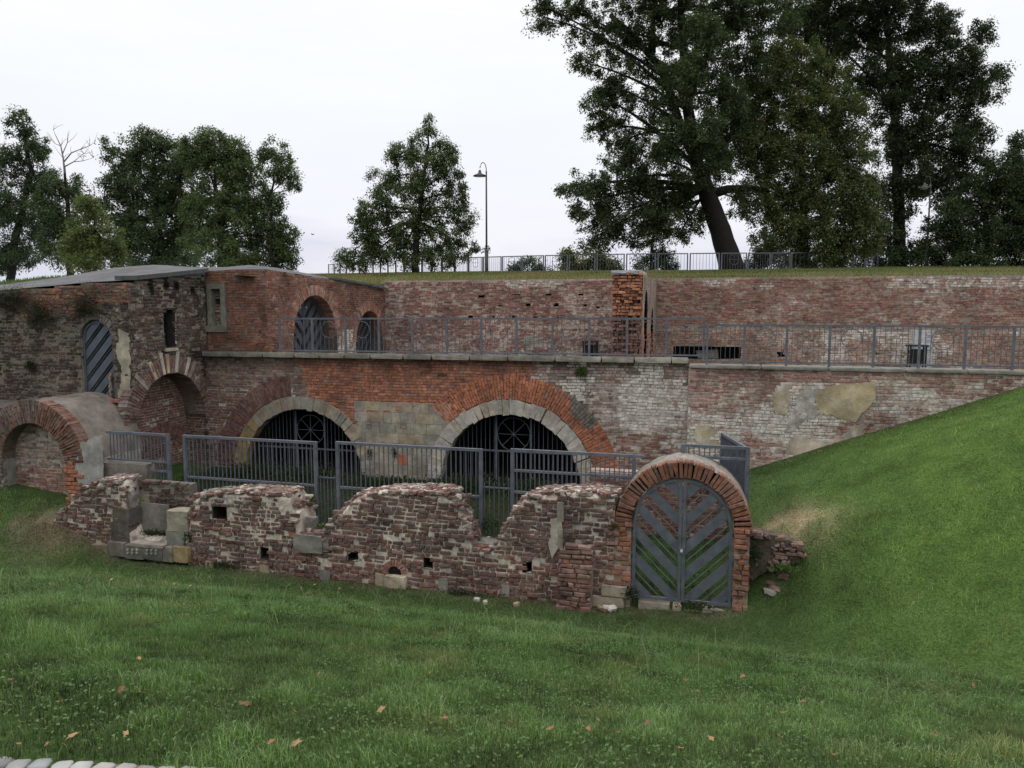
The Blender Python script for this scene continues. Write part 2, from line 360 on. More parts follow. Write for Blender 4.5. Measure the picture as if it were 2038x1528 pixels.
# ------------------------------------------------------------------ masonry
ORANGE = np.array([.315, .138, .085]); RED = np.array([.215, .102, .083]); DARK = np.array([.132, .082, .075]); BROWN = np.array([.195, .120, .090])
SOOT = np.array([.072, .060, .055]); WHITE = np.array([.46, .415, .37]); PINK = np.array([.29, .190, .165]); GREY = np.array([.20, .175, .155]); TAN = np.array([.40, .30, .21])
MORT_L = np.array([.47, .42, .36]); MORT_M = np.array([.30, .255, .21]); MORT_D = np.array([.13, .108, .09])
def pick(n, opts, r):
    """n colours out of [(colour, weight)]"""
    w = np.array([b for _, b in opts], float); w /= w.sum()
    return np.array([a for a, _ in opts])[r.choice(len(opts), n, p=w)]
def inpoly(u, v, poly):
    u = np.asarray(u); v = np.asarray(v); r = np.zeros(u.shape, bool); n = len(poly)
    for i in range(n):
        (x1, y1), (x2, y2) = poly[i], poly[(i + 1) % n]
        c = ((y1 > v) != (y2 > v)) & (u < (x2 - x1) * (v - y1) / (y2 - y1 + 1e-12) + x1); r ^= c
    return r
def bond(s0, s1, z0, z1, course=.084, ln=.262, joint=.012, hd=.45, seed=1, wav=.012, jit=.004):
    """corner quads (n,4,2) of a rough mixed bond"""
    r = np.random.default_rng(seed); out = []; nrow = int(math.ceil((z1 - z0) / course))
    for i in range(nrow):
        x = s0 - r.uniform(0, ln); zb = z0 + i * course
        while x < s1:
            w = ln if r.random() > hd else ln * .5
            w *= r.uniform(.93, 1.05)
            if x + w > s0 - .02: out.append((max(x, s0) + joint * .5, min(x + w, s1) - joint * .5, zb + joint * .5, zb + course - joint * .5))
            x += w
    a = np.array(out); a = a[(a[:, 1] - a[:, 0]) > .05]
    sc = (a[:, 0] + a[:, 1]) * .5
    dz = wav * (np.sin(sc * 1.3 + seed) + np.sin(sc * .47 + 2 * seed))
    q = np.stack([np.stack([a[:, 0], a[:, 2] + dz], -1), np.stack([a[:, 1], a[:, 2] + dz], -1), np.stack([a[:, 1], a[:, 3] + dz], -1), np.stack([a[:, 0], a[:, 3] + dz], -1)], 1)
    return q + r.normal(0, jit, q.shape)
def ring_quads(c, r0, r1, a0, a1, n, rowsplit=1, seed=3, gap=.010, jit=.004):
    """voussoirs of an arch; angles in degrees"""
    r = np.random.default_rng(seed); out = []
    for k in range(n):
        t0 = math.radians(a0 + (a1 - a0) * k / n); t1 = math.radians(a0 + (a1 - a0) * (k + 1) / n)
        if rowsplit == 1: cuts = [r0, r1]
        else:
            sp = (r1 - r0) / rowsplit; cuts = [r0] + [r0 + sp * j + (sp * .5 if k % 2 else 0) for j in range(1 if not k % 2 else 0, rowsplit)] + [r1]
        for ra, rb in zip(cuts[:-1], cuts[1:]):
            ra += gap * .5; rb -= gap * .5; g = gap * .5
            f = lambda rr, t, sg: (c[0] + rr * math.cos(t) - sg * g * math.sin(t), c[1] + rr * math.sin(t) + sg * g * math.cos(t))
            sg = 1 if t1 > t0 else -1
            out.append([f(ra, t0, sg), f(rb, t0, sg), f(rb, t1, -sg), f(ra, t1, -sg)])
    q = np.array(out); return q + r.normal(0, jit, q.shape)
def lay(pl, q, color, parent, d=.0, dj=.006, back=-.06, ch=.007, seed=1, keep=300, name='brick', stuff='brickwork', mat='brick', vis=None):
    """make bricks out of corner quads: the `keep` largest in view as parts, the rest joined"""
    r = np.random.default_rng(seed); n = len(q)
    if n == 0: return
    ar = np.sum(q[:, :, 0] * np.roll(q[:, :, 1], -1, 1) - np.roll(q[:, :, 0], -1, 1) * q[:, :, 1], 1) * .5
    hand = np.dot(np.cross(pl.U, [0, 0, 1]), pl.N)
    flip = (ar > 0) == (hand < 0); q = np.where(flip[:, None, None], q[:, ::-1], q)   # front faces outwards
    df = (d if np.ndim(d) else np.full(n, d)) + r.normal(0, dj, n)
    e1 = np.roll(q, -1, 1) - q; e1 /= (np.linalg.norm(e1, axis=2, keepdims=True) + 1e-9)
    e0 = np.roll(q, 1, 1) - q; e0 /= (np.linalg.norm(e0, axis=2, keepdims=True) + 1e-9)
    inner = q + (e0 + e1) * ch * r.uniform(.7, 1.6, (n, 4, 1))
    fi = df[:, None] + r.normal(0, .0022, (n, 4)); fo = fi - ch * 1.1; fb = np.full((n, 4), back) if np.ndim(back) == 0 else np.repeat(back[:, None], 4, 1)
    V = np.concatenate([pl.P(inner[..., 0], inner[..., 1], fi), pl.P(q[..., 0], q[..., 1], fo), pl.P(q[..., 0], q[..., 1], fb)], 1)   # n,12,3
    F1 = [[0, 1, 2, 3]] + [[4 + i, 4 + (i + 1) % 4, (i + 1) % 4, i] for i in range(4)] + [[8 + i, 8 + (i + 1) % 4, 4 + (i + 1) % 4, 4 + i] for i in range(4)]
    F1 = np.array(F1)
    C = np.repeat(color[:, None, :], 12, 1)
    cen = pl.P(q[..., 0].mean(1), q[..., 1].mean(1), 0); u, v, w = proj(cen)
    vw = (EYE - cen); vw /= np.linalg.norm(vw, axis=1, keepdims=True)
    size = np.abs(ar) * np.abs(vw @ pl.N) / w ** 2 * ((u > 0) & (u < 2038) & (v > 0) & (v < 1528))
    if vis is not None: size = size * vis(u, v)
    order = np.argsort(-size); own = order[:keep]; own = own[size[own] > 0]; rest = np.setdiff1d(np.arange(n), own)
    if len(rest):
        FF = (F1[None] + 12 * np.arange(len(rest))[:, None, None]).reshape(-1, 4)
        o = link(stuff, mesh_np(stuff, V[rest].reshape(-1, 3), [FF], C[rest].reshape(-1, 4)), M[mat], parent); o['kind'] = 'stuff'
    for k in own:
        link(name, mesh_np(name, V[k], [F1], C[k]), M[mat], parent)
def backing(pl, s0, s1, z0, z1, inside, color, parent, d=-.012, st=.07, rough=.006, name='mortar', seed=5, thick=.35):
    """mortar bed behind the bricks: a rough sheet with openings, closed at its outer edges by returns"""
    xs = np.linspace(s0, s1, max(2, int((s1 - s0) / st) + 1)); zs = np.linspace(z0, z1, max(2, int((z1 - z0) / st) + 1))
    X, Z = np.meshgrid(xs, zs); cx = (X[:-1, :-1] + X[1:, 1:]) * .5; cz = (Z[:-1, :-1] + Z[1:, 1:]) * .5
    ok = inside(cx, cz).ravel(); nx = len(xs)
    i = (np.arange(len(zs) - 1)[:, None] * nx + np.arange(nx - 1)[None]).ravel()[ok]
    r = np.random.default_rng(seed); D = d + rough * (2 * fbm(X * 9, Z * 9, seed) - 1) + r.normal(0, rough * .3, X.shape)
    Vf = pl.P(X, Z, D).reshape(-1, 3); F = np.stack([i, i + 1, i + nx + 1, i + nx], -1)
    Cc = color(X.ravel(), Z.ravel()); hand = np.dot(np.cross(pl.U, [0, 0, 1]), pl.N)
    if hand < 0: F = F[:, ::-1]
    return link(name, mesh_np(name, Vf, [F], Cc), M['mortar'], parent)
def rgba(c, a): return np.concatenate([c, np.broadcast_to(np.asarray(a, float)[..., None], c.shape[:-1] + (1,))], -1)
def shade(c, r, amt=.22):
    n = len(c); amt = amt * .62; c = c * .68 + c.mean(0) * .32; return c * (1 + r.normal(0, amt, (n, 1))).clip(.45, 1.7) * (1 + r.normal(0, .022, (n, 3)))
def stone(parent, c, size, rz=0., rx=0., ry=0., col=(.36, .32, .26), lime=.05, name='stone_block', seed=0, jit=.03, mat='stone', sub=2):
    """an uneven block with knocked corners"""
    r = np.random.default_rng(abs(seed) + 100); n = sub + 2; V = {}; F = []
    g = np.linspace(-1, 1, n)
    def vid(i, j, k): return V.setdefault((i, j, k), len(V))
    for ax in range(3):
        for sd in (0, n - 1):
            for i in range(n - 1):
                for j in range(n - 1):
                    def mk(a, b):
                        t = [0, 0, 0]; t[ax] = sd; t[(ax + 1) % 3] = a; t[(ax + 2) % 3] = b; return vid(*t)
                    f = (mk(i, j), mk(i + 1, j), mk(i + 1, j + 1), mk(i, j + 1)); F.append(f if sd else f[::-1])
    pts = np.array([[g[a] for a in k] for k in V]); ex = (np.abs(pts) > .99).sum(1)
    pts = pts * (1 - .018 * (ex == 2) - .045 * (ex == 3))[:, None]; pts += r.normal(0, jit, pts.shape)
    pts = pts * np.array(size) * .5
    Rm = np.array((Matrix.Rotation(rz, 3, 'Z') @ Matrix.Rotation(ry, 3, 'Y') @ Matrix.Rotation(rx, 3, 'X')))
    pts = pts @ Rm.T + np.array(c)
    return link(name, mesh_np(name, pts, [np.array(F)], np.tile(np.array(list(col) + [lime]), (len(pts), 1))), M[mat], parent)

def uvof(pl, s, z): u, v, w = proj(pl.P(s, z, 0)); return u, v
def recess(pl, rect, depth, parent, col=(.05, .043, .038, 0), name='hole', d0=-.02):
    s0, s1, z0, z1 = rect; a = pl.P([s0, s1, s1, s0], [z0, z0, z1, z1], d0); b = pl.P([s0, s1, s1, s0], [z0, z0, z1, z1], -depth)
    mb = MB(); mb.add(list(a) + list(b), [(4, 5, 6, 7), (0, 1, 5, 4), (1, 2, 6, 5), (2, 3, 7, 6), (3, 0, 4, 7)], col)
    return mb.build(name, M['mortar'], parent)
def barrel(pl, c, r, a0, a1, d0, d1, parent, mat, col, name, n=28, flipn=False, rough=0., m=None):
    """a cylindrical vault surface running into (or out of) a wall plane"""
    m = m or max(1, int(abs(d1 - d0) / .15)); T = np.radians(np.linspace(a0, a1, n + 1)); D = np.linspace(d0, d1, m + 1)
    TT, DD = np.meshgrid(T, D); rr = r + rough * (2 * fbm(TT * 6, DD * 5, 8) - 1)
    V = pl.P(c[0] + rr * np.cos(TT), c[1] + rr * np.sin(TT), DD).reshape(-1, 3)
    i = (np.arange(m)[:, None] * (n + 1) + np.arange(n)[None]).ravel(); F = np.stack([i, i + 1, i + n + 2, i + n + 1], -1)
    return link(name, mesh_np(name, V, [F], np.tile(np.array(col), (len(V), 1)), smooth=True), mat, parent)
def arch_leaf(w0, w1, zb, zs, cx, r, n=14):
    """outline of a door leaf between s=w0 and w1 below a round arch (centre cx, radius r, springing zs)"""
    top = [(s, zs + math.sqrt(max(0, r * r - (s - cx) ** 2))) for s in np.linspace(w1, w0, n)]
    return [(w0, zb), (w1, zb)] + top
def strip_outline(poly, k):
    """inner offset of a convex outline, for frames"""
    p = np.array(poly); c = p.mean(0); n = len(p); out = []
    for i in range(n):
        a, b, d = p[i - 1], p[i], p[(i + 1) % n]
        e1 = b - a; e2 = d - b
        n1 = np.array([-e1[1], e1[0]]) / (np.linalg.norm(e1) + 1e-9); n2 = np.array([-e2[1], e2[0]]) / (np.linalg.norm(e2) + 1e-9)
        if np.dot(n1, c - b) < 0: n1 = -n1
        if np.dot(n2, c - b) < 0: n2 = -n2
        m = n1 + n2; m /= max(.35, np.dot(m, m) ** .5); out.append(tuple(b + m * k / max(.5, np.dot(m, n1))))
    return out
def frame_part(pl, poly, k, d0, d1, parent, mat, name='frame'):
    inn = strip_outline(poly, k); n = len(poly); mb = MB(); P0 = np.array(poly); P1 = np.array(inn)
    V = np.concatenate([pl.P(P0[:, 0], P0[:, 1], d1), pl.P(P1[:, 0], P1[:, 1], d1), pl.P(P0[:, 0], P0[:, 1], d0), pl.P(P1[:, 0], P1[:, 1], d0)])
    F = []
    for i in range(n):
        j = (i + 1) % n
        F += [(i, j, n + j, n + i), (2 * n + j, 2 * n + i, 3 * n + i, 3 * n + j), (j, i, 2 * n + i, 2 * n + j), (n + i, n + j, 3 * n + j, 3 * n + i)]
    mb.add(V, F); return mb.build(name, mat, parent)
def plated_leaf(pl, w0, w1, zb, zs, cx, r, slope, parent, d, mat, period=.53, gap=.235, phase=0., fr=.055, name='door'):
    """one leaf: steel frame, broad diagonal plates with open slots and a thin flat bar in each slot"""
    out = arch_leaf(w0, w1, zb, zs, cx, r); leaf = frame_part(pl, out, fr, d - .02, d + .03, parent, mat, name)
    inn = strip_outline(out, fr * .7)
    nx, nz = -slope / math.hypot(1, slope), 1 / math.hypot(1, slope)      # across the bands
    ref = nx * (w1 if slope < 0 else w0) + nz * zb if False else nx * cx + nz * zb
    per = period * nz; gp = gap * nz
    for k in range(-8, 16):
        b0 = ref + (k + phase) * per; b1 = b0 + per - gp
        for lo, hi, nm, th in ((b0, b1, 'plate', .004), (b1 + gp * .44, b1 + gp * .56, 'flat_bar', .006)):
            p = clip(clip(inn, (nx, nz), hi), (-nx, -nz), -lo)
            if len(p) > 2:
                ar = abs(sum(p[i][0] * p[(i + 1) % len(p)][1] - p[(i + 1) % len(p)][0] * p[i][1] for i in range(len(p)))) * .5
                if ar > .0012: prism(pl, p, d - th, d + th).build(nm, mat, leaf)
    return leaf

# ---- main facade with the two barred arches
pl = PY(YF)
A1 = (-12.14, .69); R1 = 2.0; A2 = (-5.56, .70); R2 = 2.07
fac = empty('brick_wall', (-8, YF, .6), 'long weathered brick wall with two wide barred arches under the terrace coping', 'wall')
def rad(c, s, z): return np.hypot(s - c[0], z - c[1])
def ang(c, s, z): return np.degrees(np.arctan2(z - c[1], s - c[0]))
def fac_open(s, z): return (rad(A1, s, z) < R1 + .05) | (rad(A2, s, z) < R2 + .05)
def fac_zone(s, z):
    """weights: dark left, orange middle, whitewashed right, plus soot under the coping"""
    u, v = uvof(pl, s, z); w = 26 * (fbm(s * 1.5, z * 1.5, 41) - .5)
    orange = sstep(u + 1.6 * w - .35 * (v - 720), 575, 610) * sstep(u + w, 1075, 1050) * (v < 822 + .3 * w)
    left = 1 - sstep(u + 1.6 * w - .35 * (v - 720), 575, 610)
    right = sstep(u + w, 1050, 1078)
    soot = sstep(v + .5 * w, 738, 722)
    return u, v, orange, left, right, soot
def fac_col(s, z, r):
    n = len(s); u, v, og, lf, rt, so = fac_zone(s, z)
    OR2 = ORANGE * np.array([1.16, 1.02, .92]); c = pick(n, [(OR2 * 1.05, 6), (OR2 * .88, 3), (RED * 1.1, 1.5), (PINK, .4)], r)
    cl = pick(n, [(DARK, 4), (BROWN * .8, 2), (RED * .8, 3), (GREY * .7, 2.0), (SOOT, 1)], r)
    up = (v < 775) & (u < 640); cu = pick(n, [(GREY * .95, 4), (DARK, 3), (SOOT * 1.3, 2), (BROWN, 1)], r); cl = np.where(up[:, None], cu, cl)
    cr = pick(n, [(WHITE * .85, 6), (PINK * 1.05, 3), (RED, 1.0), (GREY * 1.35, 2.5), (WHITE * .7, 4)], r)
    low = (v > 866) & (u > 1190); crl = pick(n, [(BROWN, 3), (RED, 2), (ORANGE * .8, 1), (PINK, 3), (WHITE * .8, 2)], r); cr = np.where(low[:, None], crl, cr)
    c = np.where((lf > .5)[:, None], cl, c); c = np.where((rt > .5)[:, None], cr, c)
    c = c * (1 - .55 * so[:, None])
    stk = sstep(vnoise(s * 2.6, s * 0, 47), .55, .8) * sstep(z + .5 * vnoise(s * 4, s * 0, 48), 3.5, 4.4); c = c * (1 - .5 * stk[:, None]); wn = fbm(s * 1.1, z * 1.4, 44); lime = np.where(rt > .5, .12 + .34 * sstep(wn, .38, .6), np.where(lf > .5, .14, .03)); lime = np.where((rt > .5) & low, .12 + .25 * sstep(wn, .42, .62), lime)
    lime = lime + .16 * sstep(v, 790, 815) * (og > .5) * (vnoise(s * 3, z * 3, 4) > .5) * .8
    pw = sstep(u + 30 * (wn - .5), 1215, 1262) * sstep(v + 20 * (wn - .5), 746, 756) * sstep(v + 20 * (wn - .5), 872, 842); lime = np.maximum(lime, .42 * pw)
    return rgba(shade(c, r, .2), lime)
def fac_mort(s, z):
    u, v, og, lf, rt, so = fac_zone(s, z)
    c = MORT_M * .8 * np.ones((len(s), 3)); c = np.where((og > .5)[:, None], ORANGE * .38 + MORT_M * .22, c)
    c = np.where(((lf > .5) & (v > 775))[:, None], MORT_L * .82, c); c = np.where(((rt > .5))[:, None], MORT_D * 1.1, c); c = np.where((rt > .5)[:, None] & ((u > 1180) & (v > 770))[:, None], MORT_L * .85, c)
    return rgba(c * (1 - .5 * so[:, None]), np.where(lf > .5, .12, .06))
q = bond(-16.2, -.66, .5, 4.30, course=.0845, seed=11); cx, cz = q[..., 0].mean(1), q[..., 1].mean(1)
ok = ~((rad(A1, cx, cz) < R1 + .36) | (rad(A2, cx, cz) < R2 + .38))
ok &= ~((rad(A2, cx, cz) < 3.2) & (ang(A2, cx, cz) > 4) & (ang(A2, cx, cz) < 137)) & ~((rad(A1, cx, cz) < 3.05) & (ang(A1, cx, cz) > 97) & (ang(A1, cx, cz) < 178))
ok &= ~((cx > -10.2) & (cx < -7.5) & (cz < 2.70))
uu, vv = uvof(pl, cx, cz); rr = rng.random(len(q)); ok &= rr > np.where((uu > 1060) & (vv < 850), .035, .006)
q = q[ok]; cx, cz = cx[ok], cz[ok]
deep = np.where(uvof(pl, cx, cz)[0] > 1060, rng.normal(0, .006, len(q)), 0)
lay(pl, q, fac_col(cx, cz, rng), fac, d=deep, dj=.004, seed=1, vis=lambda u, v: ((v < 880) | (u > 1300)) * 1.0)
backing(pl, -16.2, -.66, .4, 4.32, lambda s, z: ~fac_open(s, z), fac_mort, fac)
def lime_col(n, r, base=((.285, .25, .20), (.26, .235, .20), (.325, .29, .24), (.21, .195, .17), (.30, .245, .17)), a=.12):
    return rgba(shade(pick(n, [(np.array(b), 1) for b in base], r), r, .12), a)
# ashlar pier between the arches
qa = bond(-10.35, -7.3, .55, 2.70, course=.307, ln=.52, joint=.004, hd=.3, seed=5, wav=0, jit=.004)
sx, sz = qa[..., 0].mean(1), qa[..., 1].mean(1); k = (rad(A1, sx, sz) > R1 + .30) & (rad(A2, sx, sz) > R2 + .33)
qa = qa[k]; lay(pl, qa, lime_col(len(qa), rng), fac, d=.008, dj=.004, ch=.004, name='stone_block', mat='stone', keep=60)
for (u, v, w, h) in ((800, 836, 22, 7), (803, 848, 13, 8), (705, 838, 11, 8), (735, 848, 11, 7)):
    p = onY(u, v, YF); recess(pl, (p[0] - w * .007, p[0] + w * .007, p[2] - h * .007, p[2] + h * .007), .06, fac, col=(.2, .17, .13, 0), name='socket', d0=.02)
p = onY(801, 915, YF); prism(pl, [(p[0] - .13, p[2] - .14), (p[0] + .13, p[2] - .14), (p[0] + .13, p[2] + .15), (p[0] - .13, p[2] + .15)], 0, .026, col=(.33, .10, .055, .02)).build('brick', M['brick'], fac)
# stone rings and brick relieving arches
q = ring_quads(A1, R1, R1 + .40, 2, 178, 30, seed=6, gap=.005, jit=.012); t = ang(A1, q[..., 0].mean(1), q[..., 1].mean(1))
c = lime_col(len(q), rng, a=.12); c[:, :3] *= np.where((t > 138)[:, None], np.array([1.05, .9, .6]), 1.0); lay(pl, q, c, fac, d=.025, dj=.006, ch=.006, back=-.3, name='voussoir', mat='stone')
q = ring_quads(A1, R1 + .41, 3.05, 97, 178, 52, 2, seed=8); lay(pl, q, rgba(shade(pick(len(q), [(DARK * 1.1, 3), (RED * .8, 3), (BROWN * .8, 2)], rng), rng), .12), fac, d=.012, dj=.007, name='voussoir', keep=90)
q = ring_quads(A2, R2, R2 + .42, 2, 178, 34, seed=9, gap=.003, jit=.018)
c = lime_col(len(q), rng, base=((.40, .37, .33), (.37, .345, .305), (.42, .39, .35), (.36, .31, .24)), a=.24); lay(pl, q, c, fac, d=.025, dj=.006, ch=.006, back=-.3, name='voussoir', mat='stone')
q = ring_quads(A2, R2 + .43, 3.2, 4, 137, 76, 3, seed=10); t = ang(A2, q[..., 0].mean(1), q[..., 1].mean(1))
c = shade(pick(len(q), [(ORANGE * np.array([1.2, 1.05, .95]), 6), (ORANGE, 2), (RED * 1.1, 1), (PINK, .5)], rng), rng, .14); gp = (t > 38) & (t < 62) & (vnoise(q[:, 0, 0] * 2.2, q[:, 0, 1] * 2.2, 3) > .45)
c = np.where(gp[:, None], GREY * .9, c); lay(pl, q, rgba(c, np.where(gp, .2, .04)), fac, d=.016, dj=.005, name='voussoir', keep=160)
for c_, r_ in ((A1, R1 + .02), (A2, R2 + .02)):
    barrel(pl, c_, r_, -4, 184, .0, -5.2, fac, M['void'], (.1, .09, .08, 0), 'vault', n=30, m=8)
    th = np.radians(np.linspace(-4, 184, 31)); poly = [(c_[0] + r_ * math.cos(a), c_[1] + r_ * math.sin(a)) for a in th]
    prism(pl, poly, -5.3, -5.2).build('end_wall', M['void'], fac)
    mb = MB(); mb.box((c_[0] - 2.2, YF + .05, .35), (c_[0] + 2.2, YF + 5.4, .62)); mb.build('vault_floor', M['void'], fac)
# parapet body and coping stones
mb = MB(); mb.box((-15.46, YF + .06, 3.0), (-.66, YF + .45, 4.27), (.3, .26, .21, .05)); mb.build('parapet', M['mortar'], fac)
x = -15.44; k = 0
while x < -.72:
    w = min(random.uniform(.8, 1.35), -.68 - x); w = w if (-.68 - x - w) > .25 else -.68 - x
    zt = 4.40 + .06 * (x + 15.4) / 14.8
    stone(fac, (x + w / 2, YF + .13, zt - .075), (w - .012, .64, .155), col=np.array([.235, .22, .185]) * random.uniform(.70, 1.0) * (1.0 + .25 * (x > -5)), lime=.02 + .06 * (x > -6), name='coping_stone', seed=k, jit=.008, rx=-.06); x += w; k += 1
# carved letters on the pier
tcu = bpy.data.curves.new('inscription', 'FONT'); tcu.body = 'I  IMDI'; tcu.size = .26; tcu.extrude = .001; tcu.space_character = 1.25
p = onY(778, 963, YF); to = bpy.data.objects.new('inscription', tcu); COL.objects.link(to); to.location = (p[0], YF - .029, p[2]); to.rotation_euler = (math.pi / 2, 0, 0)
to.parent = fac; to.matrix_parent_inverse = Matrix.Translation(-fac.location); tcu.materials.append(mat_plain('carved_letters', (.2, .17, .135), amp=.3))

# ---- wall to the right of the step
pr = PY(20.2)
rw = empty('brick_wall', (5, 20.2, 2), 'patchy brick wall with flaking yellow and grey plaster above the grass slope', 'wall')
def rw_zone(s, z):
    u, v = uvof(pr, s, z); n1 = fbm(s * .8, z * 1.1, 51); n2 = fbm(s * 1.6 + 9, z * 1.6, 52); return u, v, n1, n2
def rw_col(s, z, r):
    n = len(s); u, v, n1, n2 = rw_zone(s, z)
    c = pick(n, [(PINK * 1.05, 5), (BROWN * 1.3, 2), (RED * 1.1, 2), (GREY * 1.4, 2.5), (WHITE * .8, 3)], r)
    far = u > 1745; cf = pick(n, [(PINK * .8, 4), (BROWN * 1.1, 4), (GREY * 1.2, 3), (RED * .9, 2)], r); c = np.where(far[:, None], cf, c)
    top = (v < 760) & ~far; ct = pick(n, [(RED, 4), (DARK * 1.3, 3), (PINK * .8, 2)], r); c = np.where(top[:, None], ct, c)
    stk = sstep(vnoise(s * 2.2, s * 0, 57), .55, .8) * sstep(z + .5 * vnoise(s * 4, s * 0, 58), 3.3, 4.3); c = c * (1 - .45 * stk[:, None]); lime = .10 + .32 * sstep(n1, .38, .60) - .1 * stk; lime = np.where(top, lime * .4, np.where(far, lime * .8, lime)); pz = (u > 1536) & (u < 1650) & (v > 764) & (v < 930); lime = np.where(pz, np.maximum(lime, .36), lime); return rgba(shade(c, r, .2), lime)
def rw_mort(s, z):
    u, v, n1, n2 = rw_zone(s, z); c = np.where((n2 > .5)[:, None], MORT_L * .85, MORT_M) * np.ones((len(s), 3)); c = np.where(((u > 1780) & (v > 780))[:, None], MORT_L * .95, c)
    return rgba(c, .08 + .2 * sstep(n1, .42, .62))
q = bond(-.66, 14, .3, 4.20, seed=21); cx, cz = q[..., 0].mean(1), q[..., 1].mean(1)
kk = cz > ground_z(cx, np.full(len(cx), 20.1)) - .25; u_, v_, n1_, n2_ = rw_zone(cx, cz); kk &= rng.random(len(q)) > .012; q = q[kk]; cx, cz = cx[kk], cz[kk]
lay(pr, q, rw_col(cx, cz, rng) * np.array([1.16, 1.09, 1.08, 1.12]), rw, d=rng.normal(0, .004, len(q)), seed=2, vis=lambda u, v: (v < 905) * 1.0)
backing(pr, -.66, 14, .3, 4.22, lambda s, z: s < 99, rw_mort, rw, seed=6)
mb = MB(); mb.box((-.64, 20.235, .3), (14, 20.75, 4.21), (.26, .19, .15, .1)); mb.build('wall_core', M['mortar'], rw)
x = -.66; k = 40
while x < 14:
    w = random.uniform(1.3, 2.1); stone(rw, (x + w / 2, 20.43, 4.25), (w - .01, .60, .085), col=(.20, .19, .17), lime=.04, name='coping_slab', seed=k, jit=.006); x += w; k += 1
def patch(pl, uv, name, parent, col, th, lime, seed, d0=.0, step=.07, amp=.024):
    Y = pl.O[1]; pts = [(onY(u, v, Y)[0], onY(u, v, Y)[2]) for u, v in uv]
    return prism(pl, wobble(pts, step, amp, seed), d0, th, col=tuple(col) + (lime,)).build(name, M['plaster'], parent)
patch(pr, [(1630, 774), (1660, 767), (1708, 762), (1741, 758), (1743, 792), (1729, 808), (1716, 822), (1702, 841), (1675, 834), (1654, 824), (1632, 823), (1622, 800)], 'plaster_patch', rw, (.36, .295, .19), .017, .27, 1, amp=.016)
patch(pr, [(1541, 770), (1566, 766), (1572, 785), (1568, 812), (1556, 828), (1543, 822), (1539, 800)], 'plaster_patch', rw, (.35, .30, .215), .0155, .30, 2)
patch(pr, [(1590, 778), (1612, 772), (1632, 776), (1624, 800), (1632, 822), (1616, 833), (1596, 838), (1580, 858), (1562, 862), (1566, 836), (1582, 812)], 'plaster_patch', rw, (.32, .295, .26), .013, .34, 7)
patch(pr, [(1566, 880), (1592, 866), (1625, 878), (1670, 872), (1700, 846), (1738, 838), (1720, 856), (1690, 880), (1640, 905), (1580, 930), (1562, 926)], 'plaster_patch', rw, (.40, .34, .27), .011, .28, 3)
patch(pr, [(1385, 850), (1410, 846), (1428, 858), (1424, 872), (1440, 884), (1400, 888), (1382, 872)], 'plaster_patch', rw, (.36, .30, .20), .010, .33, 4)

# ---- back wall of the terrace
pb = PY(YB)
bw = empty('brick_wall', (0, YB, ZT), 'upper red brick wall behind the terrace railing, topped by grass', 'wall')
holes = []
def px_rect(u, v, w, h, Y): a = onY(u - w / 2, v + h / 2, Y); b = onY(u + w / 2, v - h / 2, Y); return (a[0], b[0], a[2], b[2])
for u, v, w, h in ((960, 589, 16, 5), (1027, 586, 13, 4), (1090, 587, 13, 4), (1155, 586, 10, 3.5), (996, 607, 8, 7.5), (1050, 607, 8, 7.5), (1107, 607, 8.5, 7), (1163, 606, 7, 6),
                   (936, 631, 8, 6), (980, 631, 8, 6), (1023, 630, 8, 7), (1065, 629, 7, 9), (1114, 631, 8, 8), (1408, 701, 136, 24), (1554, 705, 13, 12), (1745, 703, 6, 6), (1611, 702, 5, 5), (1923, 706, 5, 6), (1190, 612, 5, 5)):
    holes.append(px_rect(u, v, w, h, YB))
def bw_inhole(s, z):
    m = np.zeros(np.shape(s), bool)
    for a, b, c, d in holes: m |= (s > a - .01) & (s < b + .01) & (z > c - .01) & (z < d + .01)
    return m
def bw_col(s, z, r):
    n = len(s); u, v = uvof(pb, s, z); n1 = fbm(s * .6, z * 1.0, 61); n2 = fbm(s * .9 + 5, z * 1.3, 62)
    c = pick(n, [(RED, 4), (DARK * 1.25, 3), (PINK * .8, 3), (BROWN * .9, 1)], r) * np.array([.98, .95, 1.0])
    rt = u > 1300; cr = pick(n, [(BROWN * 1.15, 5), (RED * 1.05, 3), (TAN * .6, 2), (DARK * 1.3, 1.5)], r); c = np.where(rt[:, None], cr, c)
    lo = rt & (v > 655); cl = pick(n, [(TAN * .75, 4), (BROWN * 1.2, 3), (PINK * .9, 2), (GREY * 1.2, 2)], r); c = np.where(lo[:, None], cl, c)
    te = np.exp(-(((u - 1058) / 26) ** 2 + ((v - 680) / 16) ** 2)) > .45 + .5 * (n2 - .5); c = np.where(te[:, None], np.array([.17, .23, .20]), c)
    top = v < 572; lime = .08 + .24 * sstep(n1, .42, .60) + .07 * top + .12 * (lo & (u > 1640)) - .03 * (rt & ~lo & ~top)
    return rgba(shade(c, r, .2), lime)
def bw_mort(s, z): u, v = uvof(pb, s, z); return rgba(np.where((u < 1300)[:, None], MORT_M * 1.1, MORT_M * .85) * np.ones((len(s), 3)), .06)
q = bond(XB, 14.5, ZT - .1, 6.86, course=.0835, seed=31, wav=.022); cx, cz = q[..., 0].mean(1), q[..., 1].mean(1)
kk = ~bw_inhole(cx, cz) & (rng.random(len(q)) > .006 + .05 * sstep(fbm(cx * .8, cz * 2.0, 68), .58, .75)); kk &= cz < 6.83 - .07 * fbm(cx * 1.5, cx * 0, 66); q = q[kk]; cx, cz = cx[kk], cz[kk]
zs_ = onY(1600, 654, YB)[2]; dd = np.where((np.abs(cz - zs_) < .045) & (cx > -2.2), -.04, 0.) + np.where((np.abs(cz - onY(1100, 652, YB)[2]) < .045) & (cx < -2.2) & (cx > -8), -.035, 0.)
